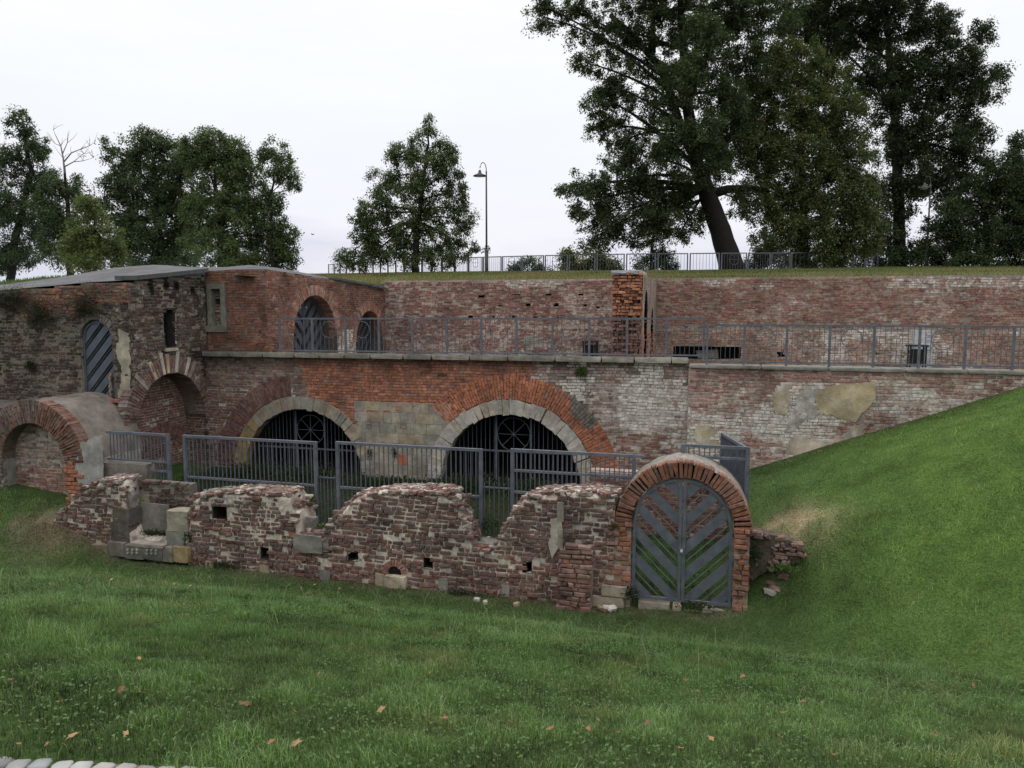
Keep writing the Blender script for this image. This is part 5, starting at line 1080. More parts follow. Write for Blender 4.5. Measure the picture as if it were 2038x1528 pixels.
# street lamps
def lamp(u, vb, D, h, label):
    p = atD(u, vb, D); r = empty('street_lamp', tuple(p), label, 'lamp', 'street lamps on the hill'); x, y, z = p
    mb = MB(); mb.tube([(x, y, z - .3), (x, y, z + 1.25)], .115, 10); mb.lathe((x, y, z + 1.25), [(.115, 0), (.13, .03), (.115, .09), (.06, .14)], 10); mb.build('base', M['slate'], r, True)
    mb = MB(); mb.tube([(x, y, z + 1.2), (x, y, z + h - .55)], [.065, .05], 8); mb.build('pole', M['slate'], r, True)
    mb = MB(); rad_ = .20; mb.tube([(x, y, z + h - .55)] + [(x - rad_ * _R[0] * (1 - math.cos(t)), y - rad_ * _R[1] * (1 - math.cos(t)), z + h - .5 + .46 * math.sin(t)) for t in np.linspace(0, math.pi * .92, 10)], .026, 6); mb.build('swan_neck', M['slate'], r, True)
    c = (x - 2 * rad_ * _R[0], y - 2 * rad_ * _R[1], z + h - .86)
    mb = MB(); mb.lathe(c, [(.02, .38), (.07, .36), (.10, .22), (.13, .16), (.40, .04), (.42, .0), (.38, .0), (.10, .06)], 18); mb.build('shade', M['slate'], r, True)
    mb = MB(); mb.lathe(c, [(.22, .02), (.20, -.03), (.10, -.06), (.01, -.07)], 14); mb.build('lens', M['glass'], r, True)
lamp(968.5, 541, 47, 6.7, 'dark swan necked street lamp standing alone against the sky'); lamp(1843, 532, 52, 6.2, 'street lamp half hidden before the dark trees at the right')

# ------------------------------------------------------------------ trees
def leaf_mesh(name, C, Nn, T, ln, wd, col, tri=False):
    """bent diamond leaves: centres, normals, directions"""
    n = len(C); B = np.cross(Nn, T); B /= np.linalg.norm(B, axis=1, keepdims=True) + 1e-9
    if tri:   # far leaves: one pointed triangle each
        V = np.stack([C - T * ln[:, None] * .45 - B * wd[:, None] * .62, C - T * ln[:, None] * .35 + B * wd[:, None] * .62, C + T * ln[:, None] * .62], 1).reshape(-1, 3)
        return mesh_np(name, V, [np.arange(3 * n).reshape(-1, 3)], np.repeat(np.concatenate([col, np.ones((n, 1))], 1), 3, 0))
    a = C - T * ln[:, None] * .5; t = C + T * ln[:, None] * .5 - Nn * (ln * .12)[:, None]; l = C - B * wd[:, None] * .5 + Nn * (ln * .10)[:, None]; r = C + B * wd[:, None] * .5 + Nn * (ln * .10)[:, None]
    V = np.stack([a, l, t, r], 1).reshape(-1, 3); i = 4 * np.arange(n)
    F = np.stack([np.stack([i, i + 3, i + 2], -1), np.stack([i, i + 2, i + 1], -1)], 1).reshape(-1, 3)
    return mesh_np(name, V, [F], np.repeat(np.concatenate([col, np.ones((n, 1))], 1), 4, 0))
def tree(name, label, trunk, blobs, D, leaf=.19, dens=1.0, pal=((.030, .048, .018), (.045, .066, .024)), seed=0, group='trees on the hill', clump=.62, droop=.35, nleaf=112, twigs=True, depth=.8, bark=None, fat=1.0):
    """trunk: [(u, v, radius m)], blobs: [(u, v, ru, rv[, dD])] crown masses; all at distance about D"""
    r = np.random.default_rng(seed + 900); bark = bark or M['bark']
    tp = [atD(u, v, D) for u, v, _ in trunk]; root = empty(name, tuple(tp[0]), label, 'tree' if 'bush' not in name and 'shrub' not in name else 'bush', group)
    mb = MB(); pts = []; rd = []
    for i in range(len(tp) - 1):
        for k in range(4): t = k / 4; pts.append(tp[i] + (tp[i + 1] - tp[i]) * t + r.normal(0, .03, 3) * (i + k > 0)); rd.append(trunk[i][2] * (1 - t) + trunk[i + 1][2] * t)
    pts.append(tp[-1]); rd.append(trunk[-1][2]); mb.tube(pts, rd, 8); mb.build('trunk', bark, root, True)
    br = MB(); CC = []; pal = np.array(pal)
    pa_ = np.array(pts); k_px = D / FPX
    for bi, b in enumerate(blobs):
        u, v, ru, rv = b[:4]; ru *= fat; rv *= fat; dd = b[4] if len(b) > 4 else r.uniform(-.35, .35) * ru * k_px
        c = atD(u, v, D + dd); R3 = np.array([ru, rv, ru * depth]) * k_px
        # limb from the trunk
        low = pa_[:, 2] < c[2] + .3 * R3[1]; cand = np.where(low)[0] if low.any() else np.array([0]); cand = cand[cand >= .36 * len(pa_)] if (cand >= .36 * len(pa_)).any() else np.array([int(.36 * len(pa_))]); hd_ = np.linalg.norm(pa_[cand, :2] - c[:2], axis=1); j = min(cand[np.argmin(np.abs((c[2] - pa_[cand, 2]) - .85 * hd_))] + int(r.integers(0, max(1, len(pa_) // 4))), cand[-1])
        s0 = pa_[j]; mid = (s0 + c) / 2 + np.array([0, 0, .12 * np.linalg.norm(c - s0)]) + r.normal(0, .2, 3); path = [s0 * (1 - t) ** 2 + 2 * mid * t * (1 - t) + c * t * t for t in np.linspace(0, 1, 7)]
        r0 = min(rd[j] * .42, .04 + .022 * np.linalg.norm(c - s0)); br.tube(path, np.linspace(r0, .03, 7), 5)
        ncl = max(5, int(dens * 8.2 * (R3[0] * R3[1]) / (clump ** 2)))
        dv = r.normal(0, 1, (ncl, 3)); dv /= np.linalg.norm(dv, axis=1, keepdims=True); rr_2 = r.random(ncl) ** (1 / 2.6) * (1 + .12 * r.normal(0, 1, ncl) * (r.random(ncl) < .35))
        off = dv * rr_2[:, None]; pc = c + off[:, 0:1] * R3[0] * _R + off[:, 1:2] * R3[1] * np.array([0, 0, 1]) + off[:, 2:3] * R3[2] * np.array([_F[0], _F[1], 0])
        CC.append(pc)
        if twigs:
            for p in pc[::6]: br.tube([path[5], (path[5] + p) / 2 + r.normal(0, .12, 3), p], [.028, .018, .008], 4, cap=False)
    CC = np.concatenate(CC); m = len(CC); kl = nleaf
    cr_ = clump * r.uniform(.6, 1.25, m); g = np.clip(r.normal(0, .42, (m, kl, 3)), -.85, .85); g[..., 2] *= .85
    pos = (CC[:, None] + g * cr_[:, None, None]); pos[..., 2] -= droop * .25 * (g[..., 0] ** 2 + g[..., 1] ** 2) * 2 * cr_[:, None]
    n = m * kl; pos = pos.reshape(-1, 3); out = (g / (np.linalg.norm(g, axis=2, keepdims=True) + 1e-6)).reshape(-1, 3)
    T = out + r.normal(0, .55, (n, 3)); T[:, 2] -= droop; T /= np.linalg.norm(T, axis=1, keepdims=True)
    Nn = r.normal(0, .33, (n, 3)) + out * .75; Nn[:, 2] += .55; Nn -= T * np.sum(Nn * T, 1, keepdims=True); Nn /= np.linalg.norm(Nn, axis=1, keepdims=True) + 1e-9
    pal = pal * 1.12; mixv = np.clip(r.normal(.5, .28, m), 0, 1); col = pal[0] * (1 - mixv[:, None]) + pal[1] * mixv[:, None]
    if len(pal) > 2: sel = r.random(m) < .12; col[sel] = pal[2]
    col = np.repeat(col, kl, 0) * r.uniform(.82, 1.18, (n, 1)); ln = leaf * .84 * r.uniform(.6, 1.3, n)
    link('crown', leaf_mesh('crown', pos, Nn, T, ln, ln * r.uniform(.42, .62, n), col, True), M['leaf'], root)
    br.build('branches', bark, root, True)
    return root
DG = ((.034, .054, .026), (.060, .084, .036)); MG = ((.046, .072, .030), (.074, .102, .040)); YG = ((.06, .075, .022), (.10, .105, .03), (.14, .12, .03)); DK = ((.026, .042, .022), (.046, .068, .030))
# left group
tree('locust_tree', 'tall dark locust tree leaning in at the left edge of the sky', [(20, 560, .30), (30, 480, .26), (62, 340, .2), (48, 270, .1)],
     [(40, 250, 24, 26), (66, 296, 28, 32), (22, 318, 30, 30), (70, 368, 34, 30), (20, 420, 36, 34), (66, 440, 40, 36), (30, 500, 46, 34), (-40, 380, 50, 90), (96, 350, 14, 20), (-10, 520, 44, 24)], 58, seed=1, pal=DK, dens=.9, fat=1.12)
dt = tree('locust_tree', 'locust tree with a bare dead crown top, second from the left', [(140, 560, .26), (138, 480, .2), (134, 400, .14), (128, 330, .07)],
     [(112, 370, 30, 24), (150, 375, 26, 22), (118, 430, 36, 34), (170, 420, 24, 30), (108, 490, 44, 36), (165, 500, 34, 36), (92, 400, 26, 30), (140, 455, 30, 26)], 56, seed=2, pal=DG, dens=.8, fat=1.15)
mb = MB(); r4 = random.Random(3)
def dead(path, r0, r1, n_tw):
    P_ = [atD(u, v, 56 + r4.uniform(-.5, .5)) for u, v in path]; mb.tube(P_, np.linspace(r0, r1, len(P_)), 5)
    for k in range(n_tw):
        i = r4.randrange(1, len(P_)); p = P_[i]; d_ = np.array([r4.uniform(-.9, .9), r4.uniform(-.5, .5), r4.uniform(.1, .8)]); m1 = p + d_ * .5 + np.array([0, 0, .08]); mb.tube([p, m1, p + d_ + np.array([r4.uniform(-.2, .2), 0, r4.uniform(-.1, .3)])], [.02, .013, .006], 4, cap=False)
dead([(129, 345), (126, 315), (121, 290), (112, 272), (106, 258)], .075, .012, 6); dead([(125, 305), (134, 284), (136, 270)], .04, .01, 4); dead([(127, 322), (142, 304), (160, 297), (178, 290), (187, 284)], .055, .01, 7)
dead([(128, 332), (146, 322), (165, 320), (186, 314)], .05, .01, 6); dead([(160, 297), (168, 306), (182, 303)], .03, .008, 3); dead([(121, 290), (110, 286), (104, 280)], .03, .008, 3); dead([(146, 322), (158, 312), (172, 311)], .03, .008, 3)
mb.build('dead_branches', M['deadwood'], dt, True)
tree('broadleaf_tree', 'big dark tree forming the left half of the central left clump', [(315, 560, .32), (318, 480, .26), (312, 400, .2), (305, 320, .1)],
     [(300, 285, 46, 26), (260, 310, 34, 30), (345, 320, 46, 34), (235, 370, 36, 34), (300, 370, 60, 44), (360, 390, 50, 46), (250, 430, 50, 44), (320, 450, 66, 46), (270, 495, 56, 36), (370, 480, 50, 40), (215, 300, 12, 20), (330, 520, 70, 26)], 57, seed=3, pal=DG, dens=1.0, fat=1.12)
tree('broadleaf_tree', 'tree with sunlit yellow green top right of the dark clump', [(440, 560, .26), (438, 480, .2), (430, 390, .15), (425, 300, .08)],
     [(425, 275, 32, 24), (400, 300, 36, 30), (455, 315, 30, 34), (420, 350, 48, 40), (460, 390, 36, 40), (410, 420, 46, 44), (470, 450, 46, 40), (430, 490, 56, 40), (520, 470, 34, 44), (550, 500, 36, 34), (490, 520, 56, 24), (575, 522, 22, 18), (490, 345, 30, 36), (508, 400, 36, 42), (474, 302, 22, 22), (380, 300, 24, 26), (560, 470, 26, 30)], 54, seed=4, pal=((.044, .068, .028), (.080, .108, .040)), dens=.95, fat=1.1)
tree('locust_tree', 'slender sparse locust on the right edge of the left clump', [(545, 560, .16), (540, 470, .13), (538, 400, .09), (548, 330, .05)],
     [(545, 296, 24, 18), (522, 312, 14, 20), (566, 318, 20, 20), (575, 350, 18, 22), (548, 345, 20, 24), (584, 375, 10, 10), (530, 390, 16, 24), (556, 400, 12, 20), (540, 440, 26, 22)], 53, seed=5, pal=MG, dens=.7, nleaf=95, leaf=.17, clump=.5, fat=1.15)
tree('maple_bush', 'pale yellow green bushy tree low between the dark trees', [(190, 560, .14), (190, 500, .1), (188, 440, .05)], [(180, 420, 30, 24), (170, 465, 42, 34), (215, 490, 34, 36), (185, 520, 50, 26), (150, 500, 30, 30)], 50, seed=6, pal=((.055, .076, .026), (.092, .110, .036)), dens=.95, fat=1.1)
tree('locust_tree', 'airy conical locust tree standing alone beside the lamp', [(826, 560, .30), (828, 480, .24), (838, 400, .17), (850, 300, .09), (856, 245, .04)],
     [(856, 252, 16, 20), (846, 285, 32, 26), (890, 295, 26, 24), (790, 310, 36, 24), (850, 330, 46, 30), (896, 345, 28, 30), (766, 355, 36, 30), (820, 370, 52, 34), (905, 385, 30, 24), (760, 410, 44, 30), (840, 420, 60, 34), (915, 420, 38, 20), (722, 425, 24, 24), (930, 448, 26, 14), (780, 460, 62, 34), (880, 470, 52, 26), (728, 470, 30, 40), (920, 490, 38, 16), (800, 505, 76, 28), (880, 512, 44, 22), (735, 515, 36, 24), (688, 510, 20, 26)], 54, seed=7, pal=((.040, .062, .025), (.074, .100, .038)), dens=.74, nleaf=112, leaf=.17, droop=.6, clump=.55, fat=1.05)
tree('park_bush', 'small dark bush behind the hill fence right of the lamp', [(1035, 545, .08), (1036, 530, .05)], [(1020, 533, 18, 12), (1050, 530, 26, 15), (1075, 536, 20, 10)], 58, seed=8, pal=DG, leaf=.2)
tree('park_bush', 'round yellowing bush behind the hill fence', [(1170, 545, .1), (1170, 525, .06)], [(1140, 525, 28, 24), (1175, 522, 42, 30), (1215, 530, 26, 18), (1130, 505, 16, 14)], 56, seed=9, pal=YG, leaf=.2, dens=1.1)
tree('young_tree', 'twin stemmed young tree behind the fence under the big crown', [(1296, 545, .14), (1297, 500, .12), (1300, 450, .07)], [(1300, 520, 34, 20), (1275, 535, 26, 10), (1320, 505, 26, 20), (1310, 460, 40, 30), (1330, 530, 20, 14)], 60, seed=10, pal=DG, leaf=.2, dens=.8)
# big leaning tree
bt = tree('leaning_tree', 'huge dark leaning tree overhanging the fence right of centre', [(1462, 552, .80), (1440, 480, .66), (1412, 395, .55), (1385, 320, .42), (1370, 220, .34), (1360, 100, .25), (1350, -60, .15)],
     [(1180, 400, 60, 44), (1150, 370, 40, 28), (1235, 360, 64, 44), (1300, 395, 54, 50), (1230, 430, 70, 40), (1190, 470, 46, 28), (1300, 320, 60, 60), (1340, 400, 44, 50), (1240, 280, 40, 46), (1200, 250, 30, 34), (1190, 190, 36, 40), (1165, 125, 30, 26), (1240, 180, 50, 60), (1250, 90, 60, 50), (1180, 55, 50, 40), (1090, 35, 34, 26), (1075, 12, 24, 26), (1130, 15, 40, 24), (1300, 30, 70, 50), (1310, 240, 40, 50), (1380, 60, 60, 50), (1420, 150, 50, 50), (1330, 150, 50, 60), (1300, -60, 160, 70), (1440, 20, 50, 60), (1450, 250, 40, 60), (1390, 440, 26, 30), (1350, 470, 22, 22), (1480, 400, 30, 40), (1260, 475, 26, 18), (1410, 300, 40, 60), (1395, 260, 46, 44, -3.5), (1360, 150, 46, 50, -3.5), (1375, 345, 36, 26, -2.5), (1430, 330, 36, 44, -2.5), (1400, 90, 50, 60, -3), (1310, 440, 50, 26, -1), (1440, 200, 40, 50, -2), (1335, 285, 40, 44, -3), (1485, 40, 60, 56), (1500, 120, 44, 50), (1545, 20, 60, 44), (1475, 190, 40, 50)], 47, seed=11, pal=((.030, .046, .022), (.054, .074, .032)), dens=.62, leaf=.17, clump=.52, depth=.9, fat=1.06)
mb = MB()
for path, r0, r1 in (([(1420, 385), (1450, 376), (1490, 374), (1530, 380)], .32, .16), ([(1400, 385), (1375, 372), (1368, 360)], .16, .08), ([(1385, 320), (1350, 240), (1320, 140), (1260, 70), (1215, 30)], .34, .14), ([(1372, 200), (1400, 120), (1440, 60)], .24, .1), ([(1300, 105), (1300, 40), (1310, -30)], .18, .1), ([(1400, 350), (1440, 330), (1470, 300)], .2, .08), ([(1390, 400), (1330, 420), (1270, 450), (1245, 480)], .12, .04)):
    P_ = [atD(u, v, 47 + .4 * i) for i, (u, v) in enumerate(path)]; mb.tube(P_, np.linspace(r0, r1, len(P_)), 7)
mb.build('limb', M['bark'], bt, True)
tree('maple_tree', 'dense rounded olive green maple before the dark trees', [(1600, 555, .32), (1600, 500, .3), (1598, 400, .22), (1595, 250, .1)],
     [(1580, 110, 62, 34), (1540, 150, 60, 46), (1630, 160, 66, 46), (1500, 210, 60, 56), (1590, 220, 90, 60), (1670, 230, 60, 56), (1490, 290, 66, 56), (1580, 310, 100, 70), (1680, 310, 60, 60), (1540, 390, 70, 60), (1640, 400, 90, 66), (1710, 390, 44, 60), (1560, 460, 60, 44), (1650, 470, 90, 50), (1720, 460, 50, 50), (1600, 520, 80, 26)], 48.5, seed=12, pal=((.042, .060, .024), (.072, .090, .032), (.092, .092, .034)), dens=1.1, leaf=.18, depth=.7)
tree('park_bush', 'pale bush with thin stems left of the maple at fence height', [(1528, 552, .06), (1530, 500, .04)], [(1520, 490, 30, 30), (1545, 510, 40, 28), (1510, 520, 26, 20)], 52, seed=13, pal=((.05, .06, .025), (.085, .085, .035)), dens=.8, leaf=.2)
tree('dark_tree', 'tall almost black tree towering behind the maple at the right', [(1790, 560, .5), (1790, 450, .42), (1785, 300, .34), (1770, 120, .22), (1760, -40, .12)],
     [(1590, 40, 60, 46), (1640, 80, 56, 50), (1700, 60, 70, 60), (1780, 40, 80, 60), (1640, 20, 60, 50), (1860, 60, 60, 50), (1830, 150, 80, 60), (1750, 160, 80, 70), (1920, 130, 50, 50), (1950, 70, 26, 30), (1890, 200, 66, 46), (1960, 180, 36, 36), (1990, 150, 22, 20), (1790, 260, 70, 70), (1870, 290, 70, 50), (1930, 250, 36, 36), (1830, 350, 60, 50), (1780, 400, 50, 60), (1900, 370, 50, 50), (1700, -50, 200, 70), (1960, 270, 20, 14), (1920, 310, 40, 40)], 56, seed=14, pal=((.018, .028, .013), (.034, .050, .020)), dens=.82, leaf=.20)
tree('hedge_tree', 'broad bushy dark green tree filling the right edge above the bank', [(1960, 560, .3), (1962, 480, .22), (1965, 380, .12)],
     [(2030, 290, 24, 24), (1990, 340, 50, 40), (2040, 360, 50, 60), (1940, 400, 60, 50), (2000, 430, 70, 60), (1890, 440, 50, 44), (1950, 480, 70, 44), (1870, 500, 60, 34), (2030, 490, 60, 50), (1900, 525, 90, 22), (2100, 420, 80, 120)], 52, seed=15, pal=((.020, .034, .014), (.038, .056, .020)), dens=1.0)
tree('dark_shrub', 'dark shrubs under the trees right of the maple', [(1770, 560, .1), (1772, 520, .06)], [(1740, 510, 40, 34), (1790, 515, 46, 26), (1690, 525, 40, 20), (1830, 500, 30, 30), (1770, 470, 34, 30)], 55, seed=16, pal=DK, dens=.8)

# ------------------------------------------------------------------ grass, weeds, leaves
def blades(name, P, h, w, col, lean=.45, seed=0, seg=2):
    r = np.random.default_rng(seed); n = len(P); az = r.uniform(0, 2 * math.pi, n); dx = np.stack([np.cos(az), np.sin(az), np.zeros(n)], -1); sd = np.stack([-np.sin(az), np.cos(az), np.zeros(n)], -1)
    ben = lean * h * r.uniform(.2, 1.6, n); up = np.array([0, 0, 1.])
    b0 = P - sd * w[:, None] * .5; b1 = P + sd * w[:, None] * .5; m = P + up * (h * .6)[:, None] + dx * (ben * .35)[:, None]; m0 = m - sd * (w * .36)[:, None]; m1 = m + sd * (w * .36)[:, None]
    t = P + up * (h * .95)[:, None] * (1 - .25 * np.minimum(1, ben / h))[:, None] + dx * ben[:, None]
    if seg == 1:
        V = np.stack([b0, b1, t], 1).reshape(-1, 3); return link(name, mesh_np(name, V, [np.arange(3 * n).reshape(-1, 3)], np.repeat(np.concatenate([col, np.ones((n, 1))], 1), 3, 0)), M['blade'])
    V = np.stack([b0, b1, m1, m0, t], 1).reshape(-1, 3); i = 5 * np.arange(n)
    return link(name, mesh_np(name, V, [np.stack([i, i + 1, i + 2, i + 3], -1), np.stack([i + 3, i + 2, i + 4], -1)], np.repeat(np.concatenate([col, np.ones((n, 1))], 1), 5, 0)), M['blade'])
def grass_cols(x, y, r):
    n = len(x); n1 = fbm(x * .55, y * .55, 201); n2 = fbm(x * 1.7 + 3, y * 1.7, 202, 4); n3 = fbm(x * .3 + 7, y * .3, 203)
    a = np.array([.047, .090, .030]); b = np.array([.122, .176, .070]); c = a + (b - a) * np.clip(n1 * 1.2 + r.normal(0, .22, n) - .1, 0, 1)[:, None]
    blue = np.array([.105, .150, .085]); c = c + (blue - c) * (sstep(n3, .45, .65) * .28)[:, None]
    right = sstep(x, 1.0, 4.0) * sstep(y, 9, 13); c = c * (1 + right[:, None] * np.array([.20, .17, -.02]))
    dry = sstep(n2, .62, .76) * .6; dc = np.array([.145, .125, .062]); c = c + (dc - c) * (dry * (r.random(n) < .7))[:, None]
    st = straw(x, y); c = np.where((r.random(n) < st)[:, None], np.array([.27, .215, .13]), c)
    lf = np.exp(-((x + 15.3) / .9) ** 2 - ((y - 14.3) / .8) ** 2); c = np.where((r.random(n) < lf * .8)[:, None], np.array([.13, .105, .06]), c)
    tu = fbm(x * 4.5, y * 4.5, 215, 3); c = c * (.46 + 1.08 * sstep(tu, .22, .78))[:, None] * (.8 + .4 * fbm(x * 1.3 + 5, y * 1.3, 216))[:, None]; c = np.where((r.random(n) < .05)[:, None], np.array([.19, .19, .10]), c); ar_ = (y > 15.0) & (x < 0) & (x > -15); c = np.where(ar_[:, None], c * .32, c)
    dk = sstep(y, 9.0, 11.5) * sstep(x, 2.0, .5); c = c * (1 - .12 * dk[:, None])
    return c * r.uniform(.5, 1.55, (n, 1))
r5 = np.random.default_rng(33)
def scatter(x0, x1, y0, y1, per, margin=.10):   # dense where the lens looks, thinner in a belt either side of it
    n = int((x1 - x0) * (y1 - y0) * per); x = r5.uniform(x0, x1, n); y = r5.uniform(y0, y1, n)
    X_ = x * _R[0] + y * _R[1]; D_ = -x * math.sin(YAW) + y * math.cos(YAW)
    k = (D_ > .6) & ((np.abs(X_) < D_ * (.68 + .05) + .3) | ((np.abs(X_) < D_ * (.68 + .28) + 2.2) & (r5.random(n) < .33))); return x[k], y[k], D_[k]
def blocked(x, y):
    inw = (y > YR - .06) & (y < YR + .86) & (x > RX0) & (x < -1.4); inw &= ~((np.interp(x, PRX, PRZ) < .05))
    gt = (y > YR - .04) & (y < YR + 1.2) & (((x > GX - 1.3) & (x < GX - .93)) | ((x > GX + .93) & (x < GX + 1.27)))
    wl = (y > 20.12) | ((x < -15.2) & (y > 15.1)); pth = y < 2.05 + .18 * (x + 2.56) + .03 * np.sin(x * 5); stub = (x > -3.1) & (x < -2.1) & (y > 13.98) & (y < 14.4)
    return inw | gt | wl | pth | stub
GP = []; 
for (y0, y1, per) in ((1.4, 3.4, 8200), (3.4, 4.8, 5900), (4.8, 6.6, 3900), (6.6, 9, 2600), (9, 12, 1750), (12, 15.2, 1800), (15.2, 20.3, 700)):
    x, y, D_ = scatter(-20, 15, y0, y1, per); k = ~blocked(x, y) & (r5.random(len(x)) > .75 * np.clip(straw(x, y), 0, 1)); GP.append((x[k], y[k], D_[k]))
x = np.concatenate([g[0] for g in GP]); y = np.concatenate([g[1] for g in GP]); D_ = np.concatenate([g[2] for g in GP]); z = ground_z(x, y)
# hide nothing, but thin out what slopes away steeply
n = len(x); hh = .68 * (.028 + .034 * fbm(x * .9, y * .9, 205) + .055 * sstep(fbm(x * 4.5, y * 4.5, 215, 3), .45, .75)) * r5.uniform(.55, 1.6, n); crest = np.exp(-((y - 7.6) / .9) ** 2); hh *= 1 + .55 * crest * (fbm(x * 1.2, y * 1.2, 206) > .42)
area_ = (y > 15.0) & (x < .0) & (x > -15); hh = np.where(area_, hh * 1.6, hh)
ww = np.maximum(.0034, .00062 * D_) * r5.uniform(.7, 1.35, n)
cg = grass_cols(x, y, r5); edge = (np.abs(y - YR) < .9); hh = np.where(edge & (r5.random(n) < .25), hh * 1.6, hh)
nr_ = D_ < 8.6; PG = np.stack([x, y, z - .006], -1)
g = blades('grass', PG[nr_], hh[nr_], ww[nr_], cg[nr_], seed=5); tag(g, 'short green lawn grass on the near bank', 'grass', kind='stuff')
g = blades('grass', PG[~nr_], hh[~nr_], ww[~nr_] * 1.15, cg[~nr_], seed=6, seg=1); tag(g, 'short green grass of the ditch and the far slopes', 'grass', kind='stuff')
# broad leaved clover and plantain between the blades
x, y, D_ = scatter(-9, 9, 2.2, 8.5, 600); k = (fbm(x * 1.1, y * 1.1, 210) > .46) & ~blocked(x, y); x, y = x[k], y[k]; n = len(x)
T = np.stack([r5.normal(0, 1, n), r5.normal(0, 1, n), r5.uniform(.1, .9, n)], -1); T /= np.linalg.norm(T, axis=1, keepdims=True); Nn = np.stack([r5.normal(0, .35, n), r5.normal(0, .35, n), np.ones(n)], -1); Nn -= T * np.sum(Nn * T, 1, keepdims=True); Nn /= np.linalg.norm(Nn, axis=1, keepdims=True)
ln = r5.uniform(.009, .024, n); c = np.array([.085, .145, .052]) * r5.uniform(.7, 1.5, (n, 1)); cl = link('clover', leaf_mesh('clover', np.stack([x, y, ground_z(x, y) + r5.uniform(.02, .06, n)], -1), Nn, T, ln, ln * .62, c), M['blade']); tag(cl, 'small broad clover leaves mixed into the near lawn', 'clover', kind='stuff')
# long pale stalks on the crest
x, y, D_ = scatter(-9, 8, 5.0, 9.4, 16); n = len(x); g = blades('grass_stalks', np.stack([x, y, ground_z(x, y)], -1), r5.uniform(.10, .26, n), np.full(n, .006), np.array([.12, .15, .075]) * r5.uniform(.7, 1.5, (n, 1)), lean=.9, seed=8); tag(g, 'long pale grass stalks along the crest', 'grass', kind='stuff')
# grass on the upper bank
r6 = np.random.default_rng(44); n = 42000; ci = r6.uniform(6, nc - 1.01, n); ri = r6.uniform(0, 14.9, n) ** 1.0
i0 = ci.astype(int); j0 = ri.astype(int); fa = (ci - i0)[:, None]; fb = (ri - j0)[:, None]
pu = rows[i0, j0] * (1 - fa) * (1 - fb) + rows[i0 + 1, j0] * fa * (1 - fb) + rows[i0, j0 + 1] * (1 - fa) * fb + rows[i0 + 1, j0 + 1] * fa * fb
n1 = fbm(pu[:, 0] * .25, pu[:, 1] * .25, 211); c = np.array([.085, .105, .035]) + (np.array([.17, .14, .075]) - np.array([.085, .105, .035])) * np.clip(sstep(n1, .35, .7) * 1.1 + r6.normal(0, .2, n), 0, 1)[:, None]
du = proj(pu)[2]; g = blades('bank_grass', pu, r6.uniform(.06, .16, n), .0009 * du * r6.uniform(.7, 1.3, n), c * r6.uniform(.75, 1.25, (n, 1)), seed=9, seg=1); tag(g, 'dry grass on the bank above the back wall', 'grass', kind='stuff')
# mound grass, left edge
n = 6000; xm = r6.uniform(-33, -19.8, n); ym = r6.uniform(21, 30, n); zm = 6.2 + .85 * np.exp(-((xm + 25.0) / 4.2) ** 2 - ((ym - 26) / 5) ** 2) + .1 * (fbm(xm * .6, ym * .6, 13) - .5) - 1.1 * sstep(xm, -21.8, -19.6)
g = blades('mound_grass', np.stack([xm, ym, zm], -1), r6.uniform(.05, .12, n), np.full(n, .025), np.array([.075, .10, .03]) * r6.uniform(.7, 1.3, (n, 1)), seed=10); tag(g, 'grass on the mound behind the roof at the left', 'grass', kind='stuff')

def plant(name, label, c, rad_, h, n, pal, leaf=.06, seed=0, group='weeds growing on the masonry', hang=0., cat='plant', up=.5):
    r = np.random.default_rng(seed + 50); rt = empty(name, tuple(c), label, cat, group); d = r.normal(0, .45, (n, 3)) * np.array([rad_[0], rad_[1], h * .5]); pos = np.array(c) + d + [0, 0, h * (.45 - hang)]
    T = d / (np.linalg.norm(d, axis=1, keepdims=True) + 1e-6) + r.normal(0, .5, (n, 3)) + [0, 0, up - hang * 1.5]; T /= np.linalg.norm(T, axis=1, keepdims=True); Nn = r.normal(0, .6, (n, 3)) + [0, -.5, .7]; Nn -= T * np.sum(Nn * T, 1, keepdims=True); Nn /= np.linalg.norm(Nn, axis=1, keepdims=True) + 1e-9
    pal = np.array(pal); col = (pal[0] + (pal[1] - pal[0]) * r.random((n, 1))) * r.uniform(.7, 1.3, (n, 1)); ln = leaf * r.uniform(.6, 1.4, n)
    link('foliage', leaf_mesh('foliage', pos, Nn, T, ln, ln * .5, col), M['blade'], rt)
    mb = MB()
    for k in range(min(9, 3 + n // 60)): e = pos[k]; b = np.array(c) + r.normal(0, .1, 3) * np.array([rad_[0], rad_[1], .1]); mb.tube([b, (b + e) / 2 + r.normal(0, .02, 3), e], [.006, .005, .003], 4, cap=False)
    mb.build('stems', M['bark'], rt); return rt
GRN = ((.045, .085, .022), (.085, .135, .035)); DGR = ((.015, .030, .010), (.034, .054, .018)); OLV = ((.06, .07, .025), (.11, .11, .04))
p = onY(1157, 748, YF - .05); plant('wall_fern', 'bright green tuft sprouting high on the whitewashed brickwork', p, (.15, .08, .1), .26, 150, GRN, leaf=.07, seed=1)
for k, (u, v, lb) in enumerate(((735, 905, 'dark ivy tuft on the stone pier left of the red brick'), (785, 905, 'dark ivy tuft on the stone pier beside the red brick'))): p = onY(u, v, YF - .05); plant('ivy_tuft', lb, p, (.10, .05, .1), .34, 110, DGR, leaf=.05, seed=3 + k, hang=.3)
